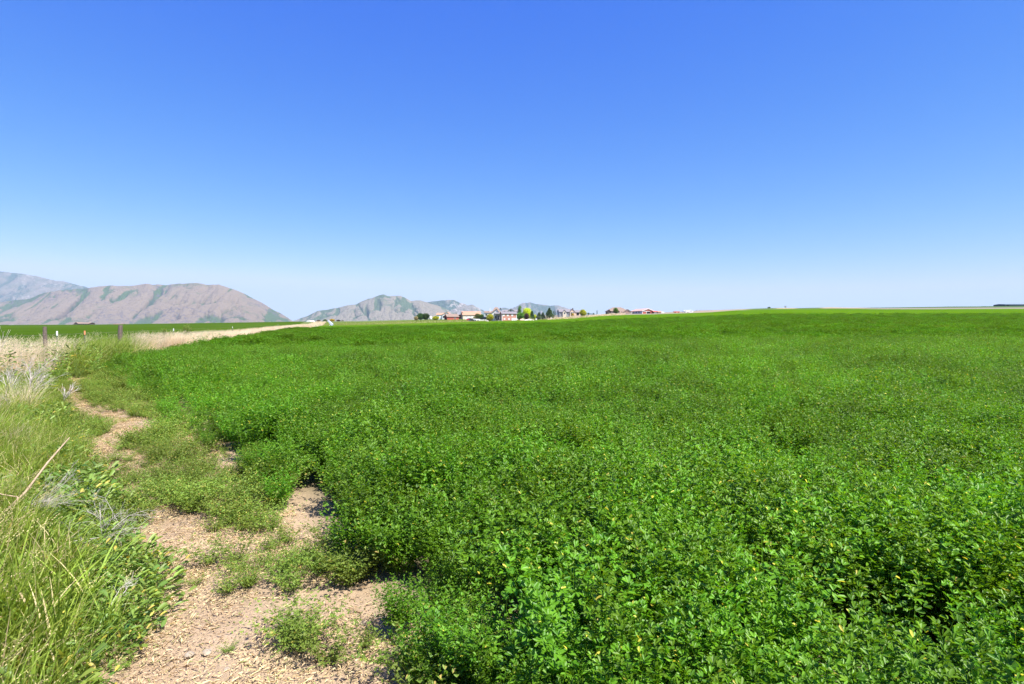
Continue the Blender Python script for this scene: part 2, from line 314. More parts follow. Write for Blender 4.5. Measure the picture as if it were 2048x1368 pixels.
# ------------------------------------------------------------------ mountains
def mountain_mat(name, tanc, greenc, rockc, sc):
    m = bpy.data.materials.new(name); m.use_nodes = True; n = m.node_tree; b = n.nodes['Principled BSDF']; L = n.links
    b.inputs['Roughness'].default_value = .95; b.inputs['Specular IOR Level'].default_value = .05
    g = n.nodes.new('ShaderNodeNewGeometry'); at_ = n.nodes.new('ShaderNodeAttribute'); at_.attribute_name = 'veg'
    t = n.nodes.new('ShaderNodeTexNoise'); t.inputs['Scale'].default_value = sc; t.inputs['Detail'].default_value = 8; t.inputs['Roughness'].default_value = .7; L.new(g.outputs['Position'], t.inputs['Vector'])
    t2 = n.nodes.new('ShaderNodeTexNoise'); t2.inputs['Scale'].default_value = sc*3.2; t2.inputs['Detail'].default_value = 6; t2.inputs['Roughness'].default_value = .75; L.new(g.outputs['Position'], t2.inputs['Vector'])
    a = n.nodes.new('ShaderNodeMath'); a.operation = 'ADD'; L.new(at_.outputs['Fac'], a.inputs[0]); L.new(t.outputs['Fac'], a.inputs[1])
    r = n.nodes.new('ShaderNodeMapRange'); r.inputs['From Min'].default_value = .58; r.inputs['From Max'].default_value = .80; L.new(a.outputs[0], r.inputs['Value'])
    mx = n.nodes.new('ShaderNodeMix'); mx.data_type = 'RGBA'; mx.inputs['A'].default_value = (*tanc, 1); mx.inputs['B'].default_value = (*greenc, 1); L.new(r.outputs[0], mx.inputs['Factor'])
    r2 = n.nodes.new('ShaderNodeMapRange'); r2.inputs['From Min'].default_value = .52; r2.inputs['From Max'].default_value = .60; r2.inputs['To Max'].default_value = .9; L.new(t2.outputs['Fac'], r2.inputs['Value'])
    mx2 = n.nodes.new('ShaderNodeMix'); mx2.data_type = 'RGBA'; mx2.inputs['B'].default_value = (*rockc, 1); L.new(mx.outputs['Result'], mx2.inputs['A'])
    at2 = n.nodes.new('ShaderNodeAttribute'); at2.attribute_name = 'rock'
    mu = n.nodes.new('ShaderNodeMath'); mu.operation = 'MULTIPLY'; L.new(r2.outputs[0], mu.inputs[0]); L.new(at2.outputs['Fac'], mu.inputs[1]); L.new(mu.outputs[0], mx2.inputs['Factor'])
    L.new(mx2.outputs['Result'], b.inputs['Base Color'])
    bp = n.nodes.new('ShaderNodeBump'); bp.inputs['Strength'].default_value = 1; bp.inputs['Distance'].default_value = 45; L.new(t2.outputs['Fac'], bp.inputs['Height']); L.new(bp.outputs[0], b.inputs['Normal'])
    return m
M_MT = mountain_mat('dry_mountain', (.25,.19,.13), (.075,.120,.040), (.13,.11,.12), .006)
M_MT2 = mountain_mat('pale_hill', (.25,.215,.155), (.085,.125,.06), (.20,.18,.16), .006)
M_MT3 = mountain_mat('far_blue_ridge', (.19,.165,.12), (.05,.085,.045), (.42,.37,.33), .004)
def mountain(name, crest, Yf, Yc, m, seed, gx=900., gy=2600., depth=.42, p=1.15, cols=520, rows=170, shear=.0, vegb=.0, rock=1.):
    x0, x1 = crest[0][0], crest[-1][0]
    q = np.linspace(x0, x1, cols); s = np.linspace(0, 1.5, rows)
    Q, S = np.meshgrid(q, s, indexing='xy')
    cp = pl(Q, crest)+1.8*(fbm(Q/9., Q*0, 3, seed+3)-.5)
    Y = Yf+S*(Yc-Yf); X = (Q-1024)*Y/F
    zc = EYE+(HOR-cp)*Yc/F; zb = -6.0
    t = np.clip(S, 0, 1)
    prof = np.where(S <= 1, t**p, 1-(S-1)*1.2)
    env = (np.sin(np.pi*np.clip(S, 0, 1)**.8))**.8
    wx = X/gx+.9*(fbm(X/1500., Y/1500., 3, seed+9)-.5)+shear*Y/gx; wy = Y/gy+.5*fbm(X/900., Y/900., 2, seed+5)
    rg = ridged(wx, wy, 6, seed)
    qa, qb = np.quantile(rg, [.70, .93]); gul = .55*rg/rg.max()+.45*sstep(qa, qb, rg)
    H = (zc-zb)
    rf = ridged(X/150.+.5*shear*Y/150.+.6*fbm(X/260., Y/260., 2, seed+12), Y/520., 3, seed+2); fa, fb = np.quantile(rf, [.74, .95])
    Z = zb+H*prof-H*depth*env*gul*np.clip(t*1.8, .05, 1)
    Z -= H*(.14*(rf/rf.max()+.6*sstep(fa, fb, rf))+.05*(ridged(X/60., Y/80., 3, seed+6)-.4))*env
    veg = sstep(qa, qb, rg)*.50-.08+.25*(fbm(X/500., Y/900., 3, seed+21)-.5)+.42*sstep(fa, fb, rf)*sstep(.3, .55, fbm(X/420., Y/420., 2, seed+17))+vegb+.08*t
    rk = sstep(.40, .62, fbm(X/600., Y/500., 3, seed+31))*rock
    I = np.arange(rows*cols).reshape(rows, cols)
    f = np.stack([I[:-1, :-1].ravel(), I[:-1, 1:].ravel(), I[1:, 1:].ravel(), I[1:, :-1].ravel()], 1)
    o = np_mesh(name, np.stack([X.ravel(), Y.ravel(), Z.ravel()], 1), f, m, {'veg': (veg.ravel(), 'FLOAT'), 'rock': (rk.ravel(), 'FLOAT')}, smooth=True)
    return tag(o, kind='structure')
mountain('mountain_ridge', [(-420,530),(-250,536),(-100,540),(0,543),(39,546),(78,552.5),(98,558),(113,561.5),(127,561.5),(140,565),(157,570),(176,575),(230,592),(300,612),(420,645)], 9500, 11500, M_MT3, 5, 800, 1900, .5, vegb=.16, rock=.7)
mountain('mountain', [(-500,640),(-300,628),(-120,618),(0,604),(60,597),(80,588),(100,584),(117,581),(140,579),(170,577),(190,574),(215,571),(245,572),(265,571.5),(290,567),(305,569),(320,568.5),(332,570),(345,568),(365,567),(390,565.2),(400,567),(413,569.5),(425,569),(437,568.5),(450,573),(467,578),(489,587),(505,596),(523,605),(535,612),(548,620),(560,626),(572,633),(583,640),(595,645),(625,650)], 5750, 7000, M_MT, 21, 430, 1150, .50, .9, 640, 200, shear=.35, vegb=.035)
mountain('hill_ridge', [(780,648),(820,625),(835,612),(852,604),(868,602),(885,600.5),(900,599),(909,600),(918,605),(930,608),(935,611),(944,609),(955,614),(967,621),(975,627),(990,636),(1005,646)], 9600, 10500, M_MT3, 44, 450, 1000, .5, vegb=.05, cols=260)
mountain('hill', [(560,650),(583,643),(600,637),(617,631),(635,621.5),(652,619.5),(672,616),(694,610.5),(712,608.5),(727,601),(737,596.5),(745,596),(757,590.5),(768,588.5),(777,592),(790,591),(802,591.5),(812,596),(822,601.5),(835,600.5),(843,601),(852,604),(875,611),(890,617),(905,625),(925,633),(945,641),(965,648)], 6600, 7600, M_MT2, 68, 240, 1000, .34, .85, 480, 200, shear=.35, vegb=.07, rock=.35)
mountain('far_hill', [(960,640),(985,624),(1000,616.5),(1010,615),(1019,617),(1027,615),(1035,612),(1045,606),(1050,605),(1060,604.5),(1072,608),(1085,609.5),(1100,611),(1118,611),(1128,614),(1140,619),(1165,624),(1190,628),(1200,631),(1240,642)], 10800, 11800, M_MT3, 81, 500, 1100, .5, vegb=.1, cols=300, rock=.4)

# ------------------------------------------------------------------ plants (each kind: a few clumps, spread over the ground by geometry nodes)
def unit(v): return v/np.maximum(np.linalg.norm(v, axis=-1, keepdims=True), 1e-9)
def leaflets(P, Dr, N, Ln, Wd, fold=.25, val=None):
    """one folded leaf of two quads per row"""
    Dr = unit(Dr); S = unit(np.cross(Dr, N)); N = unit(np.cross(S, Dr)); Ln = Ln[:, None]; Wd = Wd[:, None]
    base = P; tip = P+Dr*Ln+N*(-.12)*Ln
    l1 = P+Dr*Ln*.38+S*Wd*.42+N*fold*Wd*.5; l2 = P+Dr*Ln*.78+S*Wd*.46+N*fold*Wd*.4
    r1 = P+Dr*Ln*.38-S*Wd*.42+N*fold*Wd*.5; r2 = P+Dr*Ln*.78-S*Wd*.46+N*fold*Wd*.4
    V = np.stack([base, l1, l2, tip, r2, r1], 1).reshape(-1, 3)
    k = len(P); o = (np.arange(k)*6)[:, None]
    f = np.concatenate([o+np.array([[0,3,2,1]]), o+np.array([[0,5,4,3]])], 0)
    if val is None: val = rng.random(k)
    return V, f, np.repeat(val, 6)
def blades(P, heading, H, lean, Wd, seg=4, droop=1.0, val=None, wp=.6):
    k = len(P); hd = np.stack([np.cos(heading), np.sin(heading), 0*heading], 1); sd = np.stack([-np.sin(heading), np.cos(heading), 0*heading], 1)
    tw = rng.uniform(-.9, .9, k)[:, None]; sd = sd*np.cos(tw)+hd*np.sin(tw)
    vs = []; 
    for i in range(seg+1):
        t = i/seg; out = lean*t+droop*lean*t*t; up = H*(t-.30*np.clip(lean/np.maximum(H, .01), 0, 1.6)*droop*t*t)
        c = P+hd*out[:, None]+np.stack([0*up, 0*up, up], 1)
        wd = (Wd*(1-t**1.6)*(wp+(1-wp)*min(1, t*4))+.0004)[:, None]
        vs += [c-sd*wd*.5, c+sd*wd*.5]
    V = np.stack(vs, 1).reshape(-1, 3); n = 2*(seg+1); o = (np.arange(k)*n)[:, None]
    f = np.concatenate([o+np.array([[2*i, 2*i+1, 2*i+3, 2*i+2]]) for i in range(seg)], 0)
    if val is None: val = rng.random(k)
    return V, f, np.repeat(val, n)
def join(parts):
    V = []; Fc = []; A_ = []; n = 0
    for v, f, a in parts: V.append(v); Fc.append(f+n); A_.append(a); n += len(v)
    return np.concatenate(V), np.concatenate(Fc), np.concatenate(A_)
def rdir(k, up=.5):
    a = rng.uniform(0, 2*np.pi, k); z = rng.normal(up, .35, k); return unit(np.stack([np.cos(a), np.sin(a), z], 1))

def alfalfa_clump(stems, nodes, rad, H, ll, spread=.35, lo=.25, tilt=.55, tips=True):
    parts = []
    a = rng.uniform(0, 2*np.pi, stems); r = rad*np.sqrt(rng.random(stems)); h = H*rng.uniform(.72, 1.08, stems)
    ld = a+rng.normal(0, .5, stems); ln = spread*h*rng.uniform(.2, 1.0, stems)
    B = np.stack([r*np.cos(a)*.6, r*np.sin(a)*.6, 0*a], 1)
    parts.append(blades(B, ld, h, ln*.8, np.full(stems, .0028 if ll < .04 else .004), 3, .6, val=rng.uniform(.5, .95, stems), wp=1))
    t = np.repeat(np.linspace(lo, 1, nodes)[None], stems, 0)+rng.normal(0, .015, (stems, nodes)); t = np.clip(t, .05, 1.02)
    out = (ln*.8)[:, None]*(t+.6*t*t); up = h[:, None]*(t-.3*.6*np.clip(.8*ln/h, 0, 1.6)[:, None]*t*t)
    hd = np.stack([np.cos(ld), np.sin(ld)], 1)
    C_ = np.stack([B[:, 0, None]+hd[:, 0, None]*out, B[:, 1, None]+hd[:, 1, None]*out, up], 2).reshape(-1, 3)
    k = len(C_); pa = rng.uniform(0, 2*np.pi, k)
    tt = t.ravel(); topness = sstep(.75, 1, tt)
    pd = unit(np.stack([np.cos(pa), np.sin(pa), .5+1.2*topness+rng.normal(0, .25, k)], 1))
    pet = rng.uniform(.5, 1.5, k)*ll*(1-.6*topness); T = C_+pd*pet[:, None]
    vv = np.clip(rng.random(k)*.8+.1+.12*topness, 0, .96)
    for j, ang in enumerate((-.75, 0, .75)):
        ca, sa = np.cos(pa+ang), np.sin(pa+ang)
        d = unit(np.stack([ca, sa, rng.normal(.15, .3, k)+.9*topness], 1))
        N = unit(np.stack([rng.normal(0, tilt, k), rng.normal(0, tilt, k), np.ones(k)], 1))
        L_ = ll*rng.uniform(.7, 1.2, k)*(1-.15*topness)
        val = np.clip(vv+rng.normal(0, .05, k), 0, .985); yl = rng.random(k) < .012; val = np.where(yl, .995, val)
        parts.append(leaflets(T, d, N, L_, L_*rng.uniform(.30, .44, k), .3, val))
    return join(parts)
def proto(name, data, m, colname):
    V, f, a = data
    o = np_mesh(name, V, f, m, {'v': (a, 'FLOAT')}, link=False)
    c = bpy.data.collections.get(colname) or bpy.data.collections.new(colname); c.objects.link(o); return o

def scatter(name, colname, P, rot, scl, idx, label=None):
    me = bpy.data.meshes.new(name); k = len(P)
    me.vertices.add(k); me.vertices.foreach_set('co', np.asarray(P, np.float32).ravel())
    for nm, arr, ty in (('rot', rot, 'FLOAT_VECTOR'), ('scl', scl, 'FLOAT_VECTOR')):
        q = me.attributes.new(nm, ty, 'POINT'); q.data.foreach_set('vector', np.asarray(arr, np.float32).ravel())
    q = me.attributes.new('idx', 'INT', 'POINT'); q.data.foreach_set('value', np.asarray(idx, np.int32))
    o = bpy.data.objects.new(name, me); COL.objects.link(o)
    ng = bpy.data.node_groups.new(name+'_spread', 'GeometryNodeTree')
    ng.interface.new_socket('Geometry', in_out='INPUT', socket_type='NodeSocketGeometry'); ng.interface.new_socket('Geometry', in_out='OUTPUT', socket_type='NodeSocketGeometry')
    gi = ng.nodes.new('NodeGroupInput'); gout = ng.nodes.new('NodeGroupOutput')
    ci = ng.nodes.new('GeometryNodeCollectionInfo'); ci.inputs['Collection'].default_value = bpy.data.collections[colname]
    ci.inputs['Separate Children'].default_value = True; ci.inputs['Reset Children'].default_value = True
    ip = ng.nodes.new('GeometryNodeInstanceOnPoints'); ip.inputs['Pick Instance'].default_value = True
    def na_(nm, ty):
        x = ng.nodes.new('GeometryNodeInputNamedAttribute'); x.data_type = ty; x.inputs['Name'].default_value = nm; return x.outputs['Attribute']
    L = ng.links
    L.new(gi.outputs[0], ip.inputs['Points']); L.new(ci.outputs[0], ip.inputs['Instance']); L.new(na_('idx', 'INT'), ip.inputs['Instance Index'])
    L.new(na_('rot', 'FLOAT_VECTOR'), ip.inputs['Rotation']); L.new(na_('scl', 'FLOAT_VECTOR'), ip.inputs['Scale']); L.new(ip.outputs[0], gout.inputs[0])
    md = o.modifiers.new('spread', 'NODES'); md.node_group = ng
    tag(o, label=label, kind='stuff'); return o

# prototypes
for i in range(6): proto('alfalfa_clump', alfalfa_clump(38, 24, .12, .58, .027, lo=.35), M_ALF, 'alfalfa near')
for i in range(5): proto('alfalfa_tuft', alfalfa_clump(26, 12, .18, .58, .034, lo=.45), M_ALF, 'alfalfa middle')
for i in range(4): proto('alfalfa_mass', alfalfa_clump(70, 5, .75, .58, .075, lo=.78, spread=.3), M_ALFF, 'alfalfa far')
for i in range(5): proto('alfalfa_low', alfalfa_clump(26, 13, .06, .30, .026, spread=1.1, lo=.15, tilt=.5), M_ALF2, 'alfalfa low')

def jit(x0, x1, y0, y1, sp):
    """points of a jittered grid"""
    xs = np.arange(x0, x1, sp); ys = np.arange(y0, y1, sp); X, Y = np.meshgrid(xs, ys); X = X.ravel(); Y = Y.ravel()
    return X+rng.uniform(-.5, .5, len(X))*sp*1.2, Y+rng.uniform(-.5, .5, len(X))*sp*1.2
def hgt(X, Y):   # how tall the crop stands, in lumps
    return (.44+.45*fbm(X*1.3, Y*1.3, 3, 61)+.48*fbm(X*2.7, Y*2.7, 2, 63))+.22*(fbm(X*.25, Y*.25, 2, 65)-.5)
def crop_zone(name, coln, nproto, y0, y1, spg, s0, label, uclip=1.15, ff=0.):
    X, Y = jit(-uclip*y1-2, uclip*y1+2, y0, y1, spg)
    k = (np.abs(X) < uclip*Y+1.2) & (X > crop_x(Y)-.05)
    X, Y = X[k], Y[k]
    d = X-crop_x(Y); gap = fbm(X*1.6+9, Y*1.6, 3, 71)
    k = ~((gap < .22+0*X) & (rng.random(len(X)) < .75)) & (bare(X, Y) > 1) if y0 < 10 else gap > -1
    X, Y, d = X[k], Y[k], d[k]
    if y0 > 20:
        k = rng.random(len(X)) < np.interp(Y, [30, 50, 100, 170], [1, 1, .55, .06]); X, Y, d = X[k], Y[k], d[k]
    s = (s0+.14*sstep(5, 2.5, Y)*sstep(.3, 1.5, d))*hgt(X, Y)*(.62+.38*sstep(0, .7, d+.5*(fbm(X*2, Y*2, 2, 77)-.5)))*rng.uniform(.88, 1.1, len(X))
    Z = terr(X, Y)-.01
    n = len(X); rot = np.stack([rng.normal(0, .14, n), rng.normal(0, .14, n), rng.uniform(0, 6.283, n)], 1)
    sx = s*rng.uniform(.95, 1.25, n)
    print(name, n)
    return scatter(name, coln, np.stack([X, Y, Z], 1), rot, np.stack([sx, sx, s], 1), rng.integers(0, nproto, n), label)
crop_zone('alfalfa_crop', 'alfalfa near', 6, .9, 8, .235, 1.0, 'tall leafy alfalfa in the nearest part of the field')
crop_zone('alfalfa_crop', 'alfalfa middle', 5, 8, 30, .33, 1.0, 'alfalfa rows running back over the middle of the field')
crop_zone('alfalfa_crop', 'alfalfa far', 4, 30, 170, .95, 1.0, 'alfalfa in the distant part of the field', uclip=1.05)

# low alfalfa between the bare patches
X, Y = jit(-26, 2, 1.2, 30, .15)
k = (X < crop_x(Y)+.35) & (X > verge_x(Y)-np.where(Y < 4, -.05, .35)) & (np.abs(X) < 1.1*Y+.5); X, Y = X[k], Y[k]
bm_ = bare(X, Y)/np.where(Y > 6, 1.5, 1.08); dn = fbm(X*1.2+4, Y*1.2, 3, 81)
k = ((bm_ > 1.25) & (rng.random(len(X)) < np.where(Y > 5.5, np.clip((dn-.22)*2.0, .12, .9), np.clip(dn*1.5+.30, .3, .92)))) | ((bm_ <= 1.25) & (rng.random(len(X)) < .06))
X, Y, dn, bm_ = X[k], Y[k], dn[k], bm_[k]; n_ = len(X)
s = (.42+.40*dn+.55*(fbm(X*2.6, Y*2.6, 2, 83)-.3))*np.where(bm_ < 1.25, .38, 1)*rng.uniform(.75, 1.15, n_)*(.75+.35*sstep(-1, .3, X-crop_x(Y)))
scatter('low_alfalfa', 'alfalfa low', np.stack([X, Y, terr(X, Y)], 1), np.stack([rng.normal(0, .1, n_), rng.normal(0, .1, n_), rng.uniform(0, 6.28, n_)], 1), np.stack([s*1.05, s*1.05, s], 1), rng.integers(0, 5, n_), 'short sprawling alfalfa between bare soil patches on the field edge')
print('low', n_)

# straw litter on the bare soil
def litter(k, rad):
    a = rng.uniform(0, 6.283, k); r = rad*np.sqrt(rng.random(k)); P = np.stack([r*np.cos(a), r*np.sin(a), rng.uniform(.002, .018, k)], 1)
    h = rng.uniform(0, 6.283, k); d = np.stack([np.cos(h), np.sin(h), rng.normal(0, .15, k)], 1); Ln = rng.choice([.005, .009, .018, .045], k, p=[.42, .36, .17, .05])*rng.uniform(.7, 1.3, k)
    N = unit(np.stack([rng.normal(0, .4, k), rng.normal(0, .4, k), np.ones(k)], 1))
    return leaflets(P, d, N, Ln, np.clip(Ln*.3, .0015, .006)*rng.uniform(.6, 1.3, k), .2)
for i in range(4): proto('litter_scatter', litter(420, .22), M_LITTER, 'litter')
X, Y = jit(-16, 1.5, 1.2, 17, .16)
k = (X < crop_x(Y)+.3) & (X > verge_x(Y)-.5) & (np.abs(X) < 1.1*Y+.5); X, Y = X[k], Y[k]
px_, py_ = proj(X, Y, 0*X); clean = np.zeros(len(X), bool)
for (cx, cy, rx, ry) in BARE[3:7]+BARE[11:12]: clean |= ((px_-cx)/rx)**2+((py_-cy)/ry)**2 < 1.3
k = rng.random(len(X)) < np.where(clean, .06, np.clip((fbm(X*1.5, Y*1.5, 3, 91)-.12)*3.0, .3, 1)); X, Y = X[k], Y[k]; n_ = len(X)
rel_ = .05*(fbm(X*1.3, Y*1.3, 4, 11)-.5)+.035*(fbm(X*6, Y*6, 3, 15)-.5)
scatter('straw_litter', 'litter', np.stack([X, Y, terr(X, Y)+rel_*np.clip(1-Y/60, 0, 1)+.003], 1), np.stack([0*X, 0*X, rng.uniform(0, 6.28, n_)], 1), np.stack([X*0+1]*3, 1), rng.integers(0, 4, n_), 'dry chaff and broken straw strewn over the bare soil')

# grasses and weeds of the verge
def grass_tuft(k, rad, H, wd, lean, bias=0.0, seg=4):
    a = rng.uniform(0, 6.283, k); r = rad*np.sqrt(rng.random(k)); P = np.stack([r*np.cos(a), r*np.sin(a), 0*a], 1)
    hd = np.where(rng.random(k) < bias, rng.normal(0, .7, k), rng.uniform(0, 6.283, k))
    h = H*rng.uniform(.45, 1.1, k)
    return blades(P, hd, h, lean*h*rng.uniform(.1, 1, k), wd*rng.uniform(.6, 1.3, k), seg, 1.0)
def seed_heads(k, rad, H, lean, hl, hw):
    a = rng.uniform(0, 6.283, k); r = rad*np.sqrt(rng.random(k)); P = np.stack([r*np.cos(a), r*np.sin(a), 0*a], 1)
    hd = rng.normal(0, .9, k); h = H*rng.uniform(.7, 1.1, k); ln = lean*h*rng.uniform(.3, 1, k)
    st = blades(P, hd, h, ln, np.full(k, .003), 4, .8, val=rng.uniform(.8, .93, k), wp=1)
    dv = np.stack([np.cos(hd), np.sin(hd), 0*hd], 1); out = 1.8*ln; up = h*(1-.3*np.clip(ln/h, 0, 1.6)*.8)
    T = P+dv*out[:, None]+np.stack([0*up, 0*up, up], 1); parts = [st]
    ax = unit(dv*.8+np.array([0, 0, .6]))
    for j in range(9):
        q = T-ax*(hl*j/9)[:, None] if hasattr(hl, '__len__') else T-ax*hl*j/9
        d = unit(ax+rng.normal(0, .45, (k, 3))); parts.append(leaflets(q, d, rdir(k), np.full(k, hw*2.6), np.full(k, hw), .2, rng.uniform(.9, .96, k)))
    return join(parts)
def weed(k, H, ll):
    a = rng.uniform(0, 6.283, k); h = H*rng.random(k)**.8; r = .16*np.sqrt(rng.random(k))
    P = np.stack([r*np.cos(a), r*np.sin(a), h], 1); hd = a+rng.normal(0, .6, k)
    d = np.stack([np.cos(hd), np.sin(hd), rng.normal(.35, .3, k)], 1); N = unit(np.stack([rng.normal(0, .4, k), rng.normal(0, .4, k), np.ones(k)], 1))
    L_ = ll*rng.uniform(.5, 1.2, k); pt = leaflets(P, d, N, L_, L_*rng.uniform(.28, .42, k), .35, np.clip(rng.random(k), 0, .97))
    s_ = blades(np.stack([r*np.cos(a)*.4, r*np.sin(a)*.4, 0*a], 1), a, h+.01, r*.5, np.full(k, .003), 2, .3, wp=1)
    return join([pt, s_])
for i in range(4): proto('grass_tuft', grass_tuft(66, .11, .37, .0135, .70, .45), M_GRASS, 'grass near')
for i in range(3): proto('grass_seeding', join([grass_tuft(50, .12, .42, .0085, .5, .4), seed_heads(8, .10, .50, .35, .10, .004)]), M_GRASS, 'grass near')
for i in range(4): proto('grass_fine', grass_tuft(130, .22, .50, .006, .55, .6, 3), M_GRASS, 'grass fine')
for i in range(4): proto('weed_clump', weed(60, .15, .065), M_WEED, 'weeds')
for i in range(3): proto('weed_vine', weed(90, .55, .07), M_WEED, 'vines')
for i in range(4): proto('straw_tuft', join([grass_tuft(150, .25, .85, .006, .45, .4, 3), seed_heads(26, .22, .9, .35, .12, .006)]), M_STRAW, 'straw')

def put(name, coln, nproto, X, Y, s, label, sz=None, tilt=.1):
    n = len(X); print(name, n)
    sz = s if sz is None else sz
    return scatter(name, coln, np.stack([X, Y, terr(X, Y)-.01], 1), np.stack([rng.normal(0, tilt, n), rng.normal(0, tilt, n), rng.normal(0, .6, n)], 1), np.stack([s, s, sz], 1), rng.integers(0, nproto, n), label)
# near grass, Y < 5
X, Y = jit(-8, -1, 1.3, 8, .125)
k = (X < verge_x(Y)-np.where(Y < 2.9, .08, .45)-.5*(fbm(X*2, Y*2, 2, 95)-.3)*sstep(1, 0, np.abs(Y-3.6))) & (X > -1.15*Y-.6); X, Y = X[k], Y[k]
dv = verge_x(Y)-X; dens = np.clip(.25+.9*sstep(.2, 1.0, dv+.5*(fbm(X*1.5, Y*1.5, 2, 97)-.5)), 0, 1)*np.where(Y > 4.6, .55, 1); dens = np.where(Y < 3.4, np.clip(dens+.5*sstep(0, .3, dv), 0, 1), dens)
k = rng.random(len(X)) < dens; X, Y, dv = X[k], Y[k], dv[k]
put('verge_grass', 'grass near', 7, X, Y, rng.uniform(.75, 1.15, len(X))*(.55+.45*sstep(.05, np.where(Y < 3.4, .35, 1), dv))*np.where(Y > 4.6, .8, 1.), 'lush green grass blades with seed heads at the near left')
# broad leaf weeds along the soil
X, Y = jit(-8, -1, 1.8, 9.5, .13)
k = (X < verge_x(Y)+.12*(fbm(X*3, Y*3, 2, 99)-.5)) & (X > -1.15*Y-.6) & (X > verge_x(Y)-1.5-.25*Y); X, Y = X[k], Y[k]
k = rng.random(len(X)) < np.clip(1.25-.6*(verge_x(Y)-X), .2, .97)*np.where(Y < 2.7, .35, 1); X, Y = X[k], Y[k]
put('broadleaf_weeds', 'weeds', 4, X, Y, rng.uniform(.65, 1.15, len(X))*np.where(Y > 5, .75, 1), 'broad leaved green weeds creeping onto the soil')
# fine yellow green grass Y 6..30
X, Y = jit(-40, -4, 6, 32, .26)
k = (X < verge_x(Y)-.1+.6*(fbm(X*.8, Y*.8, 2, 101)-.5)) & (X > -1.12*Y-1); X, Y = X[k], Y[k]
k = (X > fence_x(Y)-3) ; X, Y = X[k], Y[k]; dv = verge_x(Y)-X
put('tall_grass', 'grass fine', 4, X, Y, rng.uniform(.8, 1.15, len(X))*(.55+.5*sstep(0, 1.6, dv)), 'fine yellow green grass on the verge below the fence')
X, Y = jit(-40, -3, 4.2, 24, .22)
k = (X < verge_x(Y)-.15) & (X > -1.12*Y-1) & (X > fence_x(Y)-2) & (fbm(X*.9+3, Y*.9, 3, 141) > .50); X, Y = X[k], Y[k]
put('leafy_weeds', 'weeds', 4, X, Y, rng.uniform(.9, 1.5, len(X)), 'patches of darker leafy weeds within the tall verge grass')
X, Y = jit(-40, -3, 6.6, 24, .55)
k = (X < verge_x(Y)-.5) & (X > -1.12*Y-1) & (X > fence_x(Y)-2) & (fbm(X*.7+3, Y*.7, 3, 145) > .53); X, Y = X[k], Y[k]
put('dry_stalks', 'straw', 4, X, Y, rng.uniform(.45, .75, len(X)), 'pale dry stalks scattered in the green verge grass')
# bleached straw along the fence
def straw_zone(y0, y1, sp, label, name='dry_grass'):
    X, Y = jit(-120, 0, y0, y1, sp); off = X-fence_x(Y)
    nz = fbm(X*.45, Y*.45, 3, 111); pxx = 1024+F*X/Y
    dens = np.where(np.abs(off+.3) < 2.3, np.clip((nz-.30)*4, .15, 1), 0)
    dens = np.where((pxx > 118) & (pxx < 268), dens*.07, dens); dens = np.where(pxx < -120, 0, dens)
    dens = np.where((Y < 30) & (off > 1.3), 0, dens)
    k = rng.random(len(X)) < dens; X, Y = X[k], Y[k]
    s = rng.uniform(.8, 1.1, len(X))*np.where(Y < 26, .95, 1.0); lift = np.where(1024+F*X/Y < 118, 1.18, np.interp(Y, [24, 30, 60, 90], [1.12, 1.12, 1.0, .95]))
    return put(name, 'straw', 4, X, Y, s, label, sz=s*lift*np.interp(Y, [15, 30, 60, 130, 300], [1.15, 1.15, 1.0, 1.2, 1.3]))
straw_zone(13, 34, .33, 'bleached dry grass around the near fence posts')
straw_zone(34, 300, .62, 'long band of bleached dry grass following the fence into the distance')
X, Y = jit(-24, -12, 17, 34, .42); off = X-fence_x(Y); pxx = 1024+F*X/Y
k = (np.abs(off) < 1.7) & (pxx > 118) & (pxx < 275); X, Y = X[k], Y[k]
put('fence_grass', 'grass fine', 4, X, Y, rng.uniform(1.6, 2.4, len(X)), 'tall fresh grass grown up between the steel posts and the wooden post')
# green vines and grass in the straw
X, Y = jit(-40, -10, 13, 40, .8); off = X-fence_x(Y); pxx = 1024+F*X/Y
k = (np.abs(off) < 2.4) & (fbm(X*.5+7, Y*.5, 2, 121) > np.where(pxx < 118, .46, .56)) & (pxx > -100); X, Y = X[k], Y[k]
put('leafy_vines', 'vines', 3, X, Y, rng.uniform(1.1, 1.9, len(X)), 'leafy green vines climbing through the dry grass at the fence')
# roadside bank grass, yellow green, beyond the field corner
X = []; Y = []
q = rng.random(900); Yb = 215+q*150; Xb = (np.interp(Yb, [215, 300, 365], [612, 628, 640])-1024)*Yb/F+rng.uniform(-4, 4, 900)
put('bank_grass', 'straw', 4, Xb, Yb, rng.uniform(1.0, 1.6, 900), 'pale grassy bank climbing to the road past the field corner')

q = 7000; Yq = rng.uniform(D1+3, DM+5, q); pq = rng.uniform(650, 1100, q)
put('rough_grass', 'grass fine', 4, (pq-1024)*Yq/F, Yq, rng.uniform(.5, 1.0, q), 'rough yellow green grass between the far field edge and the houses')
q = 2600; Yq = rng.uniform(D1+3, DM+30, q); pq = rng.uniform(1095, 1250, q); kk = (fbm(pq/9, Yq/9, 3, 131) > .50); Yq = Yq[kk]; pq = pq[kk]
put('rough_grass', 'straw', 4, (pq-1024)*Yq/F, Yq, rng.uniform(.5, 1.2, len(Yq)), 'dry scrub grass on the tan rise below the grey house')
q = 2200; Yq = rng.uniform(D1+3, DM+30, q); pq = rng.uniform(1095, 1230, q)
put('rough_grass', 'grass fine', 4, (pq-1024)*Yq/F, Yq, rng.uniform(.7, 1.4, q), 'olive green grass mixed into the scrub on the tan rise')
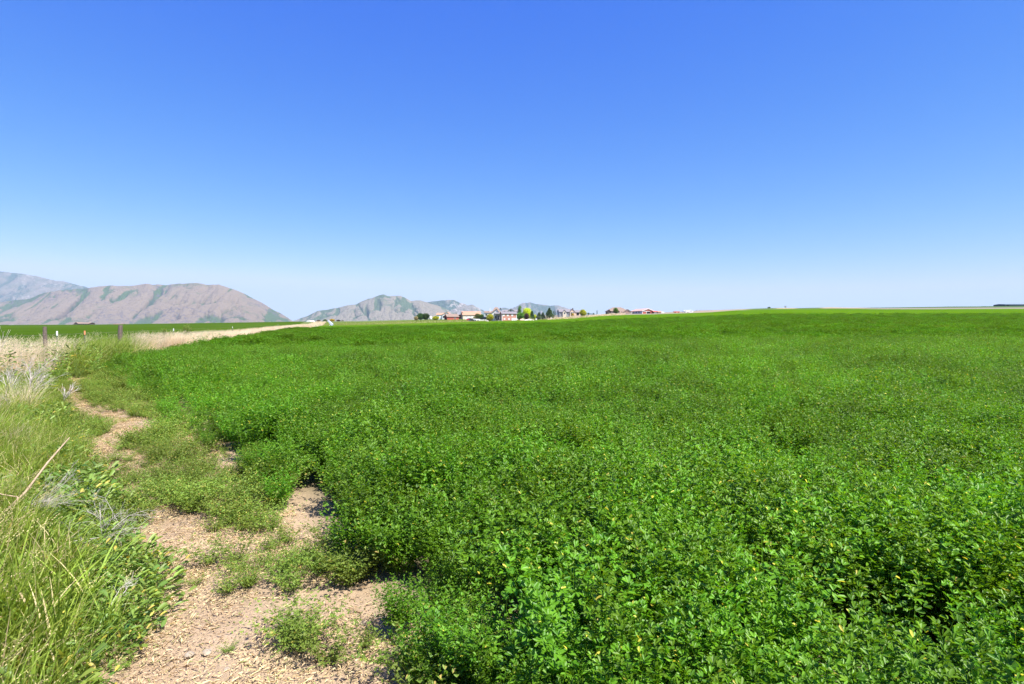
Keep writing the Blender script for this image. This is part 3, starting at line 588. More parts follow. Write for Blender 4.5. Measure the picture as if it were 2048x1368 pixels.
# ------------------------------------------------------------------ dead shrubs, the stick, stones
def twig_tree(mb, p, d, ln, r, lvl, spread=.7):
    n = 3; pts = [p]; q = p
    for i in range(n):
        d = (d+Vector((random.gauss(0, .12), random.gauss(0, .12), random.gauss(0, .08)))).normalized(); q = q+d*ln/n; pts.append(q)
    mb.tube(pts, [r, r*.85, r*.7, r*.5], 5)
    if lvl > 0:
        for i in range(random.choice((3, 4, 4))):
            t = random.choice(pts[1:]); ax = Vector((random.gauss(0, 1), random.gauss(0, 1), random.gauss(0, .5))).normalized()
            twig_tree(mb, t, (d+ax*spread).normalized(), ln*random.uniform(.5, .75), r*.55, lvl-1, spread)
def dead_shrub(name, label, px, Y, z0, H, tilt, n0, lvl=3, spread=.6, lie=False, r=.011):
    P = at(px, Y, z0); mb = MB()
    for i in range(n0):
        d = Vector((tilt[0]+random.gauss(0, .28), tilt[1]+random.gauss(0, .28), .25 if lie else 1)).normalized()
        twig_tree(mb, Vector((0, 0, 0)), d, H*.55, r, lvl, spread)
    o = mb.build(name, M_DEAD, None, True); o.location = P
    return tag(o, label, 'dead shrub', 'bleached dead shrubs on the verge')
dead_shrub('dead_shrub', 'bleached dead shrub with many upright forks, largest one standing in the left verge grass', 60, 12.0, .05, .95, (0, 0), 5, r=.008)
dead_shrub('dead_shrub', 'bleached dead shrub cut by the left edge of the photo, in the grass', 12, 11.4, .05, .95, (.1, 0), 4, r=.008)
dead_shrub('dead_shrub', 'bleached forked dead weed leaning right over the edge of the soil', 122, 11.0, 0, .70, (.75, .1), 2, 2, .45, r=.008)
dead_shrub('dead_shrub', 'bleached dead weed low at the left edge beside the green grass', 2, 9.5, .1, .55, (.35, 0), 2, 2, r=.008)
dead_shrub('dead_shrub', 'grey tangled dead weed lying across the green weeds at the soil edge', 205, 4.0, .10, .36, (.5, .1), 6, 3, .9, True, .0026)
dead_shrub('dead_shrub', 'grey dry twiggy weed lying in the near left grass below the long stick', 35, 4.3, .18, .40, (.8, .3), 6, 3, .5, True, .0028)
dead_shrub('dead_shrub', 'small white forked twig lying among near broadleaf weeds', 222, 3.0, .12, .16, (.3, .1), 2, 2, .9, True, .003)
dead_shrub('dead_shrub', 'tall bleached dead stalk forking above the dry grass by the fence', 18, 16.5, .3, 1.45, (0, 0), 2, 2, .4, False, .014)
mb = MB()
def P3(px, py, Y): return Vector(((px-1024)*Y/F, Y, EYE-(py-HOR)*Y/F))
A0 = P3(2, 1032, 4.2); A1 = P3(139, 875, 4.75); mid = A0.lerp(A1, .3)+Vector((.012, 0, -.018))
st = mb; st.tube([A0, mid, A0.lerp(A1, .65), A1], [.0115, .009, .0075, .0045], 7)
p_ = A0.lerp(A1, .22); st.tube([p_, p_+Vector((.05, -.05, -.10)), p_+Vector((.09, -.08, -.17))], [.005, .0035, .002], 5)
st.tube([p_, p_+Vector((-.12, 0, .02)), p_+Vector((-.22, .02, .05))], [.005, .004, .003], 5)
o = st.build('dry_stick', mat('dry_stalk', (.40,.29,.19), .8, .2, .25, 25), None, True)
tag(o, 'long straight dry stick slanting up out of the near left grass', 'stick')
def stone(px, py, r, label, seed, flat=.45):
    Y = F*EYE/(py-HOR); n1, n2 = 14, 9; vs = []; fs = []
    for i in range(n2):
        ph = math.pi*i/(n2-1)
        for j in range(n1):
            th = 2*math.pi*j/n1; k = 1+.35*(float(fbm(np.array([math.cos(th)*1.3+seed]), np.array([math.sin(th)*1.3+ph]), 3, seed)[0])-.5)*2
            vs.append((r*k*math.sin(ph)*math.cos(th)*1.3, r*k*math.sin(ph)*math.sin(th), r*flat*k*math.cos(ph)))
    for i in range(n2-1):
        for j in range(n1): fs.append((i*n1+j, (i+1)*n1+j, (i+1)*n1+(j+1)%n1, i*n1+(j+1)%n1))
    o = MB().add(vs, fs).build('stone', M_STONE, None, False); o.location = at(px, Y, r*.15); o.rotation_euler = (0, .1, seed)
    return tag(o, label, 'stone')
M_STONE = mat('pale_stone', (.34,.28,.21), .85, .2, .2, 40, bump=.003, bscale=90)
stone(378, 1310, .022, 'pale flat stone on the straw littered soil, left one of the near pair', 2)
stone(414, 1306, .020, 'pale rounded stone on the straw littered soil, right one of the near pair', 5)
stone(455, 1340, .020, 'greyish stone at the bottom of the bare soil', 8)
stone(727, 1248, .016, 'small white stone on bare soil beside the crop edge', 11)
stone(585, 1230, .016, 'small grey stone on the soil above the green island of low alfalfa', 14)

# ------------------------------------------------------------------ wire fence
M_POST = mat('weathered_post', (.15,.115,.095), .85, .2, .25, 12, bump=.01, bscale=30)
M_TPOST = mat('green_steel_post', (.05,.07,.05), .6, .4, .1); M_WHITE = mat('white_paint', (.80,.80,.78), .5, .4, .03); M_ORANGE = mat('orange_paint', (.75,.27,.12), .6, .3, .1)
M_WIRE = mat('rusty_wire', (.22,.18,.16), .6, .4, .1)
fo = empty('wire_fence', (float(fence_x(24)), 24, terr1(float(fence_x(24)), 24)), label='old barbed wire fence with wooden and steel posts in the dry grass', cat='fence')
def fpos(px):
    u = (px-1024)/F; Yp = FX0/(u-FK); return Vector((u*Yp, Yp, terr1(u*Yp, Yp)))
def wood_post(px, h, r, tilt, label):
    p = fpos(px)-Vector(fo.location); mb = MB(); pts = []; rad = []
    for i in range(7):
        t = i/6; pts.append(Vector((p.x+tilt*t+.006*math.sin(i*2.1), p.y, p.z-.2+(h+.2)*t))); rad.append(r*(1.05-.1*t+.05*math.sin(i*1.7)))
    mb.tube(pts, rad, 9); o = mb.build('wooden_post', M_POST, fo, False); o['label'] = label
def t_post(px, h, tip, label, tl=0):
    p = fpos(px)-Vector(fo.location); mb = MB(); w_ = .022
    b0 = Vector((p.x, p.y, p.z-.2)); t0 = Vector((p.x+tl, p.y, p.z+h-.16))
    mb.tube([b0, t0], .019, 4); mb.box(p.x-.03+tl*.5, p.x+.03+tl*.5, p.y-.02, p.y+.0, p.z+.6, p.z+.64)
    o = mb.build('steel_post', M_TPOST, fo); o['label'] = label
    m2 = MB(); m2.tube([t0, Vector((p.x+tl*1.12, p.y, p.z+h))], .027, 6); m2.build('post_tip', tip, o)
wood_post(237, 1.55, .095, .10, 'thick weathered wooden post leaning slightly right')
wood_post(92, 1.52, .06, -.04, 'dark wooden post, thinner, left of the white tipped steel post')
t_post(114, 1.36, M_WHITE, 'dark steel post with white tip, nearest the camera')
t_post(172, 1.34, M_ORANGE, 'dark steel post with orange tip', -.05)
for px_, h_ in ((347, 1.32), (465, 1.30), (556, 1.45)): t_post(px_, h_, M_WHITE, 'dark steel post with white tip in the bleached grass')
ws = MB()
pts_px = [-60, 40, 92, 114, 172, 237, 290, 347, 400, 465, 510, 556]
for hz in (.35, .68, 1.0, 1.25):
    P_ = [fpos(q)-Vector(fo.location)+Vector((0, 0, hz)) for q in pts_px]
    for a_, b_ in zip(P_[:-1], P_[1:]):
        ws.tube([a_, a_.lerp(b_, .5)-Vector((0, 0, .02)), b_], .003, 4)
ws.build('wire', M_WIRE, fo)

# ------------------------------------------------------------------ far shrubs and trees
def leafcloud(center_fn, n, size, mtl, name, parent):
    P, N = center_fn(n); d = rdir(n, .1); 
    V, f, a = leaflets(P, d, N, np.full(n, size)*rng.uniform(.6, 1.3, n), np.full(n, size*.8)*rng.uniform(.6, 1.2, n), .3, np.clip(rng.random(n), 0, .98))
    o = np_mesh(name, V, f, mtl, {'v': (a, 'FLOAT')}); o.parent = parent; return o
def round_fn(W, H, z0, lump=.3, kind='round'):
    sd_ = random.randint(0, 500)
    cl = []
    nc = 46
    for i in range(nc):
        a = random.uniform(0, 6.283); 
        if kind == 'cone': t = random.random()**.7; rr_ = (1-t)*random.uniform(.55, 1); cl.append((math.cos(a)*rr_*W/2*.85, math.sin(a)*rr_*W/2*.85, z0+t*H*.92, W*.17*(1.3-t)))
        elif kind == 'column': t = random.random(); rr_ = math.sin(math.pi*(.12+.86*t))**.6*random.uniform(.2, .8); cl.append((math.cos(a)*rr_*W/2*.7, math.sin(a)*rr_*W/2*.7, z0+t*H, W*.24))
        else:
            t = random.uniform(-1, 1); rr_ = math.sqrt(1-t*t)*random.uniform(.5, .85); cl.append((math.cos(a)*rr_*W/2*.85, math.sin(a)*rr_*W/2*.85, z0+H*.5+t*H*.36, min(W,H)*.24))
    cl = np.array(cl)
    def fn(n):
        i = rng.integers(0, len(cl), n); c = cl[i]; u = unit(rng.normal(0, 1, (n, 3))); r = c[:, 3:4]*rng.uniform(.6, 1.08, (n, 1))
        P = c[:, :3]+u*r; P[:, 2] = np.maximum(P[:, 2], .1)
        return P, unit(u+np.array([0, 0, .3])+rng.normal(0, .4, (n, 3)))
    return fn
TM = {
 'dark': leaf_mat('dark_foliage', (.030,.085,.014), (.075,.150,.026), None, trans=.2), 'green': leaf_mat('green_foliage', (.07,.18,.02), (.16,.32,.04), None, trans=.3),
 'lime': leaf_mat('lime_foliage', (.34,.42,.01), (.60,.62,.03), None, trans=.35), 'yellow': leaf_mat('yellow_foliage', (.50,.40,.02), (.70,.55,.05), None, trans=.3),
 'olive': leaf_mat('olive_foliage', (.13,.15,.04), (.24,.25,.08), None, trans=.3), 'maroon': leaf_mat('maroon_foliage', (.055,.028,.022), (.12,.06,.04), None, trans=.2),
 'spruce': leaf_mat('spruce_foliage', (.05,.09,.045), (.12,.17,.085), None, trans=.1), 'tan': leaf_mat('tan_foliage', (.30,.24,.10), (.48,.40,.20), None, trans=.2)}
M_BARK = mat('bark', (.16,.12,.09), .9, .1, .2, 3)
def tree(name, label, cat, px, Y, wpx, hpx, mk, kind='round', basepy=None, trunk=.14, n=1500, group=None):
    s = Y/F; W = wpx*s*1.22; H = hpx*s*1.04; p = at(px, Y)
    if basepy is not None: p.z = max(EYE-(basepy-HOR)*Y/F, p.z-.5)
    r = empty(name, p, random.uniform(0, 6), label=label, cat=cat, group=group)
    z0 = H*trunk
    mb = MB(); mb.tube([(0,0,-.3),(.02*W,0,H*.3),(0,.02*W,H*.55),(0,0,H*.8)], [W*.045, W*.035, W*.022, W*.008], 7)
    for i in range(5):
        a = random.uniform(0, 6.28); zz = H*random.uniform(.25, .55); mb.tube([(0,0,zz),(math.cos(a)*W*.16, math.sin(a)*W*.16, zz+H*.10),(math.cos(a)*W*.3, math.sin(a)*W*.3, zz+H*.17)], [W*.016, W*.011, W*.005], 5)
    mb.build('trunk', M_BARK, r, True)
    leafcloud(round_fn(W, H-z0, z0, kind=kind), n, max(.18, W*.065), TM[mk], 'crown', r)
    return r
G1 = 'trees and shrubs around the far houses'
T = [('round_tree','dark green rounded tree left of its twin, alone left of the houses','tree',841,372,13,13,'dark','round'),
 ('round_tree','dark green rounded tree right of its twin, beside the lime shrub','tree',852,372,13,12.5,'dark','round'),
 ('shrub','tan olive shrub at the foot of the dark round trees','shrub',832,370,8,8,'tan','round'),
 ('shrub','bright lime shrub in front of the leftmost white gabled house','shrub',871,368,14,7,'lime','round'),
 ('conifer','tiny dark conifer rising behind the red shed roof','tree',912,420,4,14,'dark','cone'),
 ('shade_tree','maroon leaved tree between red shed and cream house','tree',919.5,372,7,9,'maroon','round'),
 ('shrub','brownish shrub against the cream house wall','shrub',941,352,6,8,'olive','round'),
 ('shrub','green shrub right of the brownish one at the cream house','shrub',949,350,7,7,'olive','round'),
 ('shade_tree','olive tree overhanging the right end of the orange roof','tree',955,372,12,13,'olive','round'),
 ('shade_tree','fresh green tree left of the big white house','tree',963,370,9,12,'green','round'),
 ('shade_tree','lime yellow tree in front of the big white gabled house','tree',979,338,15,13.5,'lime','round'),
 ('poplar','narrow tall green poplar, tallest tree right of the brick building','tree',1039.5,372,9,28,'green','column'),
 ('shade_tree','bright green bushy tree at the poplar foot','tree',1040,362,16,15,'green','round'),
 ('shade_tree','large yellow tree between the poplar and dark conifer','tree',1054,375,17,22,'lime','round'),
 ('shade_tree','maroon tree in front of the large yellow tree','tree',1052.5,362,9,13,'maroon','round'),
 ('spruce','dark green spruce right of the yellow tree','tree',1064,362,11,18,'dark','cone'),
 ('spruce','grey green spruce, left of the leaning pair','tree',1078,350,12,15,'spruce','cone'),
 ('spruce','olive green spruce, right of the grey green one','tree',1086,352,11,15,'spruce','cone'),
 ('shade_tree','big dark green pointed tree right of the spruces','tree',1099,350,17,23,'dark','cone'),
 ('shrub','small yellow green shrub behind the spruces','shrub',1070,380,8,9,'lime','round'),
 ('conifer','thin dark conifer left of the grey gabled house','tree',1110,440,4,13,'dark','cone'),
 ('conifer','shorter thin conifer beside the big pointed tree','tree',1107,460,3.5,12,'spruce','cone'),
 ('shrub','golden yellow shrub by the grey gabled house porch','shrub',1145,405,5,7,'yellow','round'),
 ('shade_tree','lime green tree right of the grey gabled house','tree',1166,385,12.5,13,'lime','round'),
 ('shade_tree','green tree in front of the tan hip roofed house','tree',1231.5,392,9.5,12,'green','round'),
 ('conifer','tiny dark tree far left on the empty skyline between houses','tree',1177,500,3,4.5,'dark','round'),
 ('conifer','tiny dark tree in the middle on the empty skyline between houses','tree',1187,505,3,3.5,'dark','round'),
 ('poplar','thin dark poplar on the empty skyline between houses','tree',1194,500,2.6,8,'dark','column'),
 ('shrub','low dark shrub on the right skyline beside pale stubble','shrub',1538,470,6,2.4,'dark','round'),
 ('sapling','sparse small tree standing alone on the right skyline','tree',1571,480,6,5,'olive','round'),
 ('shrub','maroon bushes at the end of the grassy bank','shrub',637,560,9,4,'maroon','round'),
 ('shrub','dark green bush at the foot of the pale hill','shrub',650,560,8,5,'dark','round'),
 ('shrub','golden yellow bush at the foot of the pale hill','shrub',664,560,10,6,'yellow','round'),
 ('shrub','brownish bush right of the golden one','shrub',677,560,8,4,'maroon','round'),
 ('shrub','brownish low bush furthest right under the pale hill','shrub',685,565,6,3,'olive','round')]
for t_ in T: tree(*t_, n=160 if t_[0] == 'sapling' else 700 if t_[5] < 5 else 4200, trunk=.05 if t_[2] == 'shrub' else .12, group=G1 if 820 < t_[3] < 1240 else None)
for px_, Y_, w_, h_, lb in ((374, 38, 19, 26, 'green leafy bush rising above the bleached grass along the fence'), (346, 35, 12, 17, 'green leafy bush in the dry grass next to a white tipped post'), (329, 33, 12, 20, 'dark green bush in the dry grass at the crop edge')):
    s = Y_/F; p = at(px_, Y_); r = empty('bush', p, 0, label=lb, cat='bush')
    leafcloud(round_fn(w_*s, h_*s+(.35 if px_ == 346 else .8), .1), 1900, .045, M_WEED, 'foliage', r); MB().tube([(0,0,0),(.02,0,.5),(.05,.05,1.0)], [.02,.014,.006], 5).build('stem', M_BARK, r)

# ------------------------------------------------------------------ buildings
M_WALLW = mat('white_siding', (.78,.76,.72), .7, .2, .04, 1); M_CREAM = mat('cream_stucco', (.66,.58,.44), .8, .2, .05, 1)
M_TANW = mat('tan_stucco', (.62,.46,.34), .8, .2, .06, 1); M_GREYW = mat('grey_siding', (.26,.28,.30), .7, .2, .06, 1)
M_DARKW = mat('dark_siding', (.09,.075,.07), .8, .2, .1, 1); M_ROOFT = mat('terracotta_shingle', (.42,.24,.16), .85, .15, .12, 2)
M_ROOFB = mat('brown_shingle', (.24,.175,.14), .85, .15, .15, 2); M_ROOFG = mat('grey_shingle', (.21,.19,.20), .85, .15, .12, 2)
M_REDW = mat('red_metal_siding', (.42,.10,.07), .6, .3, .08, 1); M_PINK = mat('faded_red_metal_roof', (.55,.34,.28), .6, .2, .06, 1)
M_GLASS = mat('window_glass', (.035,.045,.06), .15, .5, .05); M_BLACK = mat('dark_opening', (.012,.012,.014), .9, .1, .1); M_WPANEL = mat('white_panel', (.72,.72,.70), .4, .5, .03)  # the white one is an even pale colour for panes and doors
M_TRIM = mat('white_trim', (.80,.79,.76), .6, .3, .02); M_GREEN = mat('dark_green_metal', (.03,.055,.055), .5, .4, .1); M_BLUEW = mat('blue_grey_metal_and_shade', (.34,.40,.48), .5, .3, .05)  # blue grey serves metal parts and paints shade on two left walls
M_WOODF = mat('grey_wood', (.36,.30,.25), .9, .1, .15, 4)
def brick():
    m = bpy.data.materials.new('red_brick'); m.use_nodes = True; n = m.node_tree; b = n.nodes['Principled BSDF']
    tc = n.nodes.new('ShaderNodeTexCoord'); mp = n.nodes.new('ShaderNodeMapping'); mp.inputs['Rotation'].default_value = (math.radians(90), 0, 0); br = n.nodes.new('ShaderNodeTexBrick')
    br.inputs['Scale'].default_value = 2.4; br.inputs['Color1'].default_value = (.42,.13,.085,1); br.inputs['Color2'].default_value = (.52,.20,.13,1); br.inputs['Mortar'].default_value = (.6,.45,.38,1); br.inputs['Mortar Size'].default_value = .02
    n.links.new(tc.outputs['Object'], mp.inputs['Vector']); n.links.new(mp.outputs[0], br.inputs['Vector']); n.links.new(br.outputs['Color'], b.inputs['Base Color']); b.inputs['Roughness'].default_value = .85
    return m
M_BRICK = brick()
def rooted(name, label, cat, px, Y, rz, basepy=None, group=None):
    p = at(px, Y)
    if basepy is not None: p.z = EYE-(basepy-HOR)*Y/F
    return empty(name, p, math.radians(rz), label=label, cat=cat, group=group)
def gable_x(r, x0, x1, y0, y1, z0, ze, zr, wall, roof, ov=.35, th=.18):
    """ridge runs along x (eaves face the viewer)"""
    ym = (y0+y1)/2
    MB().prism_x([(y0,z0-1.5),(y1,z0-1.5),(y1,ze),(ym,zr-.05),(y0,ze)], x0, x1).build('wall', wall, r)
    k = (zr-ze)/(ym-y0)
    return MB().prism_x([(y0-ov,ze-ov*k+.02),(ym,zr+.02),(y1+ov,ze-ov*k+.02),(y1+ov,ze-ov*k+.02+th),(ym,zr+.02+th),(y0-ov,ze-ov*k+.02+th)], x0-ov, x1+ov).build('roof', roof, r)
def gable_y(r, x0, x1, y0, y1, z0, ze, zr, wall, roof, ov=.35, th=.18, xm=None):
    """gable end faces the viewer"""
    xm = (x0+x1)/2 if xm is None else xm
    MB().prism([(x0,z0-1.5),(x1,z0-1.5),(x1,ze),(xm,zr-.05),(x0,ze)], y0, y1).build('wall', wall, r)
    kl = (zr-ze)/(xm-x0); kr = (zr-ze)/(x1-xm)
    return MB().prism([(x0-ov,ze-ov*kl+.02),(x0-ov,ze-ov*kl+.02+th),(xm,zr+.02+th),(x1+ov,ze-ov*kr+.02+th),(x1+ov,ze-ov*kr+.02),(xm,zr+.02)], y0-ov, y1+ov).build('roof', roof, r)
def hip(r, x0, x1, y0, y1, ze, zr, roof, ins, ov=.5):
    ym = (y0+y1)/2; v = [(x0-ov,y0-ov,ze),(x1+ov,y0-ov,ze),(x1+ov,y1+ov,ze),(x0-ov,y1+ov,ze),(x0+ins,ym,zr),(x1-ins,ym,zr)]
    v2 = [(x0-ov,y0-ov,ze-.2),(x1+ov,y0-ov,ze-.2),(x1+ov,y1+ov,ze-.2),(x0-ov,y1+ov,ze-.2)]
    return MB().add(v+v2, [(0,1,5,4),(1,2,5),(2,3,4,5),(3,0,4),(6,9,8,7),(6,7,1,0),(7,8,2,1),(8,9,3,2),(9,6,0,3)]).build('roof', roof, r)
def win(r, x, z, w_, h_, y, m=None, name='window', frame=True):
    o = MB().box(x-w_/2, x+w_/2, y-.05, y+.03, z, z+h_).build(name, m or M_GLASS, r)
    if frame:
        f = MB(); t = .09; yy = (y-.09, y-.052)
        f.box(x-w_/2-t, x+w_/2+t, *yy, z+h_, z+h_+t).box(x-w_/2-t, x+w_/2+t, *yy, z-t, z).box(x-w_/2-t, x-w_/2, *yy, z, z+h_).box(x+w_/2, x+w_/2+t, *yy, z, z+h_)
        f.build('frame', M_TRIM, o)
    return o
def side_win(r, x, y, z, w_, h_, m=None):
    return MB().box(x-.05, x+.03, y-w_/2, y+w_/2, z, z+h_).build('window', m or M_GLASS, r)

s = 372/F     # metres per pixel around the house cluster
# leftmost white gabled house
r = rooted('house', 'leftmost house, white front gable and terracotta wing roof', 'house', 890, 390, 0, 637.8); q = 390/F
gable_x(r, -17.5*q, -4*q, 1.5, 9.5, 0, 8.0*q, 11.8*q, M_WALLW, M_ROOFT); gable_y(r, -5.5*q, 10*q, 0, 11, 0, 8.5*q, 13.2*q, M_WALLW, M_ROOFT, xm=4*q)
win(r, -2.5*q, .6, 1.2, 1.6, 0); win(r, 3.5*q, 1.0, 1.3, 1.3, 0, M_WPANEL); MB().box(-13*q, -9*q, 1.4, 1.46, 0, 2.2).build('garage_door', M_TRIM, r)
# red shed
r = rooted('shed', 'red walled shed with faded brown roof between two houses', 'shed', 906, 362, 22, 638.9); q = 362/F
gable_x(r, -12*q, 12*q, 0, 7, 0, 5.4*q, 10.6*q, M_REDW, M_ROOFB); side_win(r, -12*q, 3.5, .1, 2.6, 1.9, M_BLACK); win(r, 4*q, .5, 1, .8, 0)
# cream house
r = rooted('house', 'cream house with long terracotta roof behind a parked red car', 'house', 944, 380, 12, 639.4); q = 380/F
gable_x(r, -18.5*q, 18*q, 0, 9, 0, 9.4*q, 16.4*q, M_CREAM, M_ROOFT); gable_y(r, -21*q, -15.5*q, 2, 8, 0, 9*q, 15*q, M_BLUEW, M_ROOFB)  # left gable end: its shade is painted in as blue-grey wall colour
for x_ in (-11, 9, 14): win(r, x_*q, 1.1, 1.3, 1.2, 0)
MB().box(-6*q, 2*q, -.05, .0, 0, 2.3).build('garage_door', M_TRIM, r)
# big white house
r = rooted('house', 'tall white house with steep brown grey roof behind the lime tree', 'house', 988, 360, 0, 640.8); q = 360/F
gable_x(r, -19*q, -6*q, 1, 8, 0, 15.2*q, 18.6*q, M_WALLW, M_ROOFB); gable_y(r, -8*q, 13*q, 0, 9, 0, 12.5*q, 22.8*q, M_WALLW, M_ROOFB, xm=5*q, ov=.6)
hip(r, -5*q, 13*q, 2.5, 10.5, 15*q, 27*q, M_ROOFB, 6.2*q)
MB().prism_x([(-3.2, 13.2*q), (.0, 15.8*q), (.0, 16.2*q), (-3.2, 13.6*q)], 1*q, 15*q).build('porch_roof', M_ROOFG, r)
for x_ in (1.4, 6, 10.5, 14.4): MB().box(x_*q-.08, x_*q+.08, -3.1, -2.94, -.5, 13.2*q).build('porch_post', M_DARKW, r)
MB().box(4*q, 12.6*q, -.06, -.01, .2, 11.0*q).build('porch_shade_panel', M_DARKW, r)  # dark panel painted in for the shade under the porch roof
win(r, 4*q, 1.0, 1.3, 2.0, -.07); win(r, 9*q, .6, 1.4, 2.4, -.07)
win(r, -17*q, .8, 1.2, 1.6, 1, frame=False); win(r, -15.5*q, 2.9, 1.2, 1.2, 1); win(r, 2*q, 15*q, .9, 1.0, 0, M_WPANEL)
MB().tube([(-8.6*q, 2.4, 15*q), (-8.6*q, 2.4, 25*q)], .22, 8).build('chimney', M_TRIM, r)
MB().box(11.5*q, 13.5*q, 5, 5.7, 22*q, 25.5*q).build('chimney', M_DARKW, r)
# white house behind
r = rooted('house', 'white house with wide low gable behind the brick building', 'house', 1021, 395, 0, 640); q = 395/F
gable_x(r, -16*q, 16*q, 2, 10, 0, 17*q, 20.5*q, M_WALLW, M_ROOFG); gable_y(r, -9*q, 12*q, 0, 8, 0, 15*q, 22.3*q, M_WALLW, M_ROOFG, xm=0.5*q, ov=.6)
win(r, -12*q, 16*q, 1.4, .9, 2); win(r, 0*q, 16.5*q, 1.2, 1.0, 0)
# brick building
r = rooted('brick_building', 'red brick building with white corners and garage door at the field edge', 'building', 1018.5, 345, 9, 641.3); q = 345/F
gable_x(r, -14.5*q, 15*q, 0, 8, 0, 13.8*q, 17.8*q, M_BRICK, M_ROOFG, ov=.4)
MB().box(-15*q, -14*q, -.07, .3, -.5, 13.0*q).build('corner_trim', M_TRIM, r); MB().box(14.2*q, 15.2*q, -.07, .3, -.5, 13.0*q).build('corner_trim', M_TRIM, r)
MB().box(-14*q, 14.2*q, -.04, .0, 13.0*q, 13.6*q).build('fascia', M_TRIM, r)
for x_ in (-11, -3, 6): win(r, x_*q, 9.2*q, 1.0, 1.0, 0, M_WPANEL)
for x_ in (-9.5, -.5): win(r, x_*q, 2.0*q, .9, .8, 0, M_WPANEL)
win(r, 9.5*q, .1, 2.7, 1.5, 0, M_WPANEL, 'garage_door')
side_win(r, -14.5*q, 4, .1, 1.2, 2.0, M_BLACK)
# grey gabled house
r = rooted('house', 'grey house with stone front gable and chimney on the scrubby rise', 'house', 1141, 425, 6, 630.6); q = 425/F
gable_x(r, -22*q, 2*q, 1, 9, 0, 7.0*q, 12.0*q, M_GREYW, M_ROOFG); gable_y(r, -15.5*q, -8.5*q, 0, 5, 0, 6.5*q, 10.5*q, M_CREAM, M_ROOFG)
gable_y(r, -1*q, 9*q, .3, 9.6, 0, 7*q, 12.6*q, M_TANW, M_ROOFG); gable_x(r, 7*q, 22*q, 1.2, 8.6, 0, 6*q, 10.2*q, M_TANW, M_ROOFG)
MB().box(6.5*q, 8.5*q, 4.5, 5.4, 9*q, 14.6*q).build('chimney', M_DARKW, r)
for x_, y_ in ((-19, 1), (-5, 1), (-12, 0), (2, .3), (5.5, .3)): win(r, x_*q, .9, 1.1, 1.4, y_)
MB().box(13*q, 18*q, 1.12, 1.18, 0, 2.3).build('garage_door', M_BLACK, r)
# tan hip roofed house
r = rooted('house', 'tan stucco house with brown hipped roof right of the empty skyline', 'house', 1238, 420, 0, 628.9); q = 420/F
MB().box(-22*q, 14*q, 2, 11, -1.5, 7*q).build('wall', M_DARKW, r); hip(r, -22*q, 20*q, 2, 11, 7*q, 14.8*q, M_ROOFB, 13*q)
gable_y(r, 9.5*q, 24*q, -1, 8, 0, 5.2*q, 9.8*q, M_TANW, M_ROOFB, ov=.5); MB().box(1.5*q, 9.4*q, 0, 4, -1.5, 6.4*q).build('wall', M_TANW, r)
gable_y(r, -23.5*q, -16*q, 0, 6, 0, 5.6*q, 9*q, M_DARKW, M_DARKW)
win(r, 5.5*q, .3, 1.4, 2.0, 0, mat('brown_door', (.34,.20,.14), .6), 'door'); win(r, 16.5*q, .1, 3.2, 2.2, -1, mat('brown_garage', (.36,.20,.15), .6), 'garage_door')
win(r, -12*q, .8, 1.6, 1.2, 2); win(r, -7*q, .8, 1.6, 1.2, 2); MB().box(24.5*q, 29*q, 1, 5, -1.2, 4.3*q).build('annex', M_TRIM, r)
# red barn
r = rooted('barn', 'red barn with white trim, pale pink roof and an open dark doorway', 'barn', 1296, 405, 10, 628.3); q = 405/F
gable_y(r, -12.2*q, 12.6*q, 0, 22, 0, 6.3*q, 10.8*q, M_REDW, M_PINK, ov=.35, th=.3)
MB().box(-13.2*q, -12.35*q, .3, 21.5, -1, 5.6*q).build('side_wall', M_BLUEW, r)  # shaded left side of the barn, shade put into the blue-grey colour
MB().box(-3*q, 4.4*q, -.12, .0, -.5, 5.2*q).build('doorway', M_BLACK, r)
MB().box(-12.4*q, -11.4*q, -.1, 0, -.5, 6.1*q).build('corner_trim', M_TRIM, r); MB().box(11.8*q, 12.8*q, -.1, 0, -.5, 6.1*q).build('corner_trim', M_TRIM, r)
MB().box(-11.38*q, 4.4*q, -.14, 0, 5.22*q, 6.0*q).build('door_rail', M_TRIM, r); MB().box(-3.8*q, -3.05*q, -.14, 0, -.5, 5.2*q).build('door_jamb', M_TRIM, r)
MB().add([(-13*q,-.36,5.4*q),(0.2*q,-.36,10.4*q),(13.4*q,-.36,5.4*q),(13.4*q,-.36,6.2*q),(0.2*q,-.36,11.3*q),(-13*q,-.36,6.2*q),(-13*q,-.46,5.4*q),(0.2*q,-.46,10.4*q),(13.4*q,-.46,5.4*q),(13.4*q,-.46,6.2*q),(0.2*q,-.46,11.3*q),(-13*q,-.46,6.2*q)],
 [(6,7,10,11),(7,8,9,10),(11,10,4,5),(10,9,3,4),(0,1,7,6),(1,2,8,7),(5,4,1,0),(4,3,2,1),(6,11,5,0),(8,2,3,9)]).build('rake_trim', M_TRIM, r)
for y_ in (5, 10, 15): MB().box(-13.35*q, -13.22*q, y_-.8, y_+.8, .8, 1.9).build('window', M_GLASS, r)
# low red shed
r = rooted('shed', 'low open red roofed shed just right of the red barn', 'shed', 1316, 400, 4, 627.6); q = 400/F
gable_x(r, -7.5*q, 0*q, 1, 5, 0, 3.8*q, 5.4*q, M_BLACK, M_REDW, ov=.4); gable_x(r, .8*q, 7*q, .5, 5, 0, 3.4*q, 5.2*q, M_TANW, M_ROOFT)
for x_ in (-7, -4.5, -2): MB().box(x_*q-.08, x_*q+.08, .6, .76, -.5, 3.6*q).build('post', M_TRIM, r)
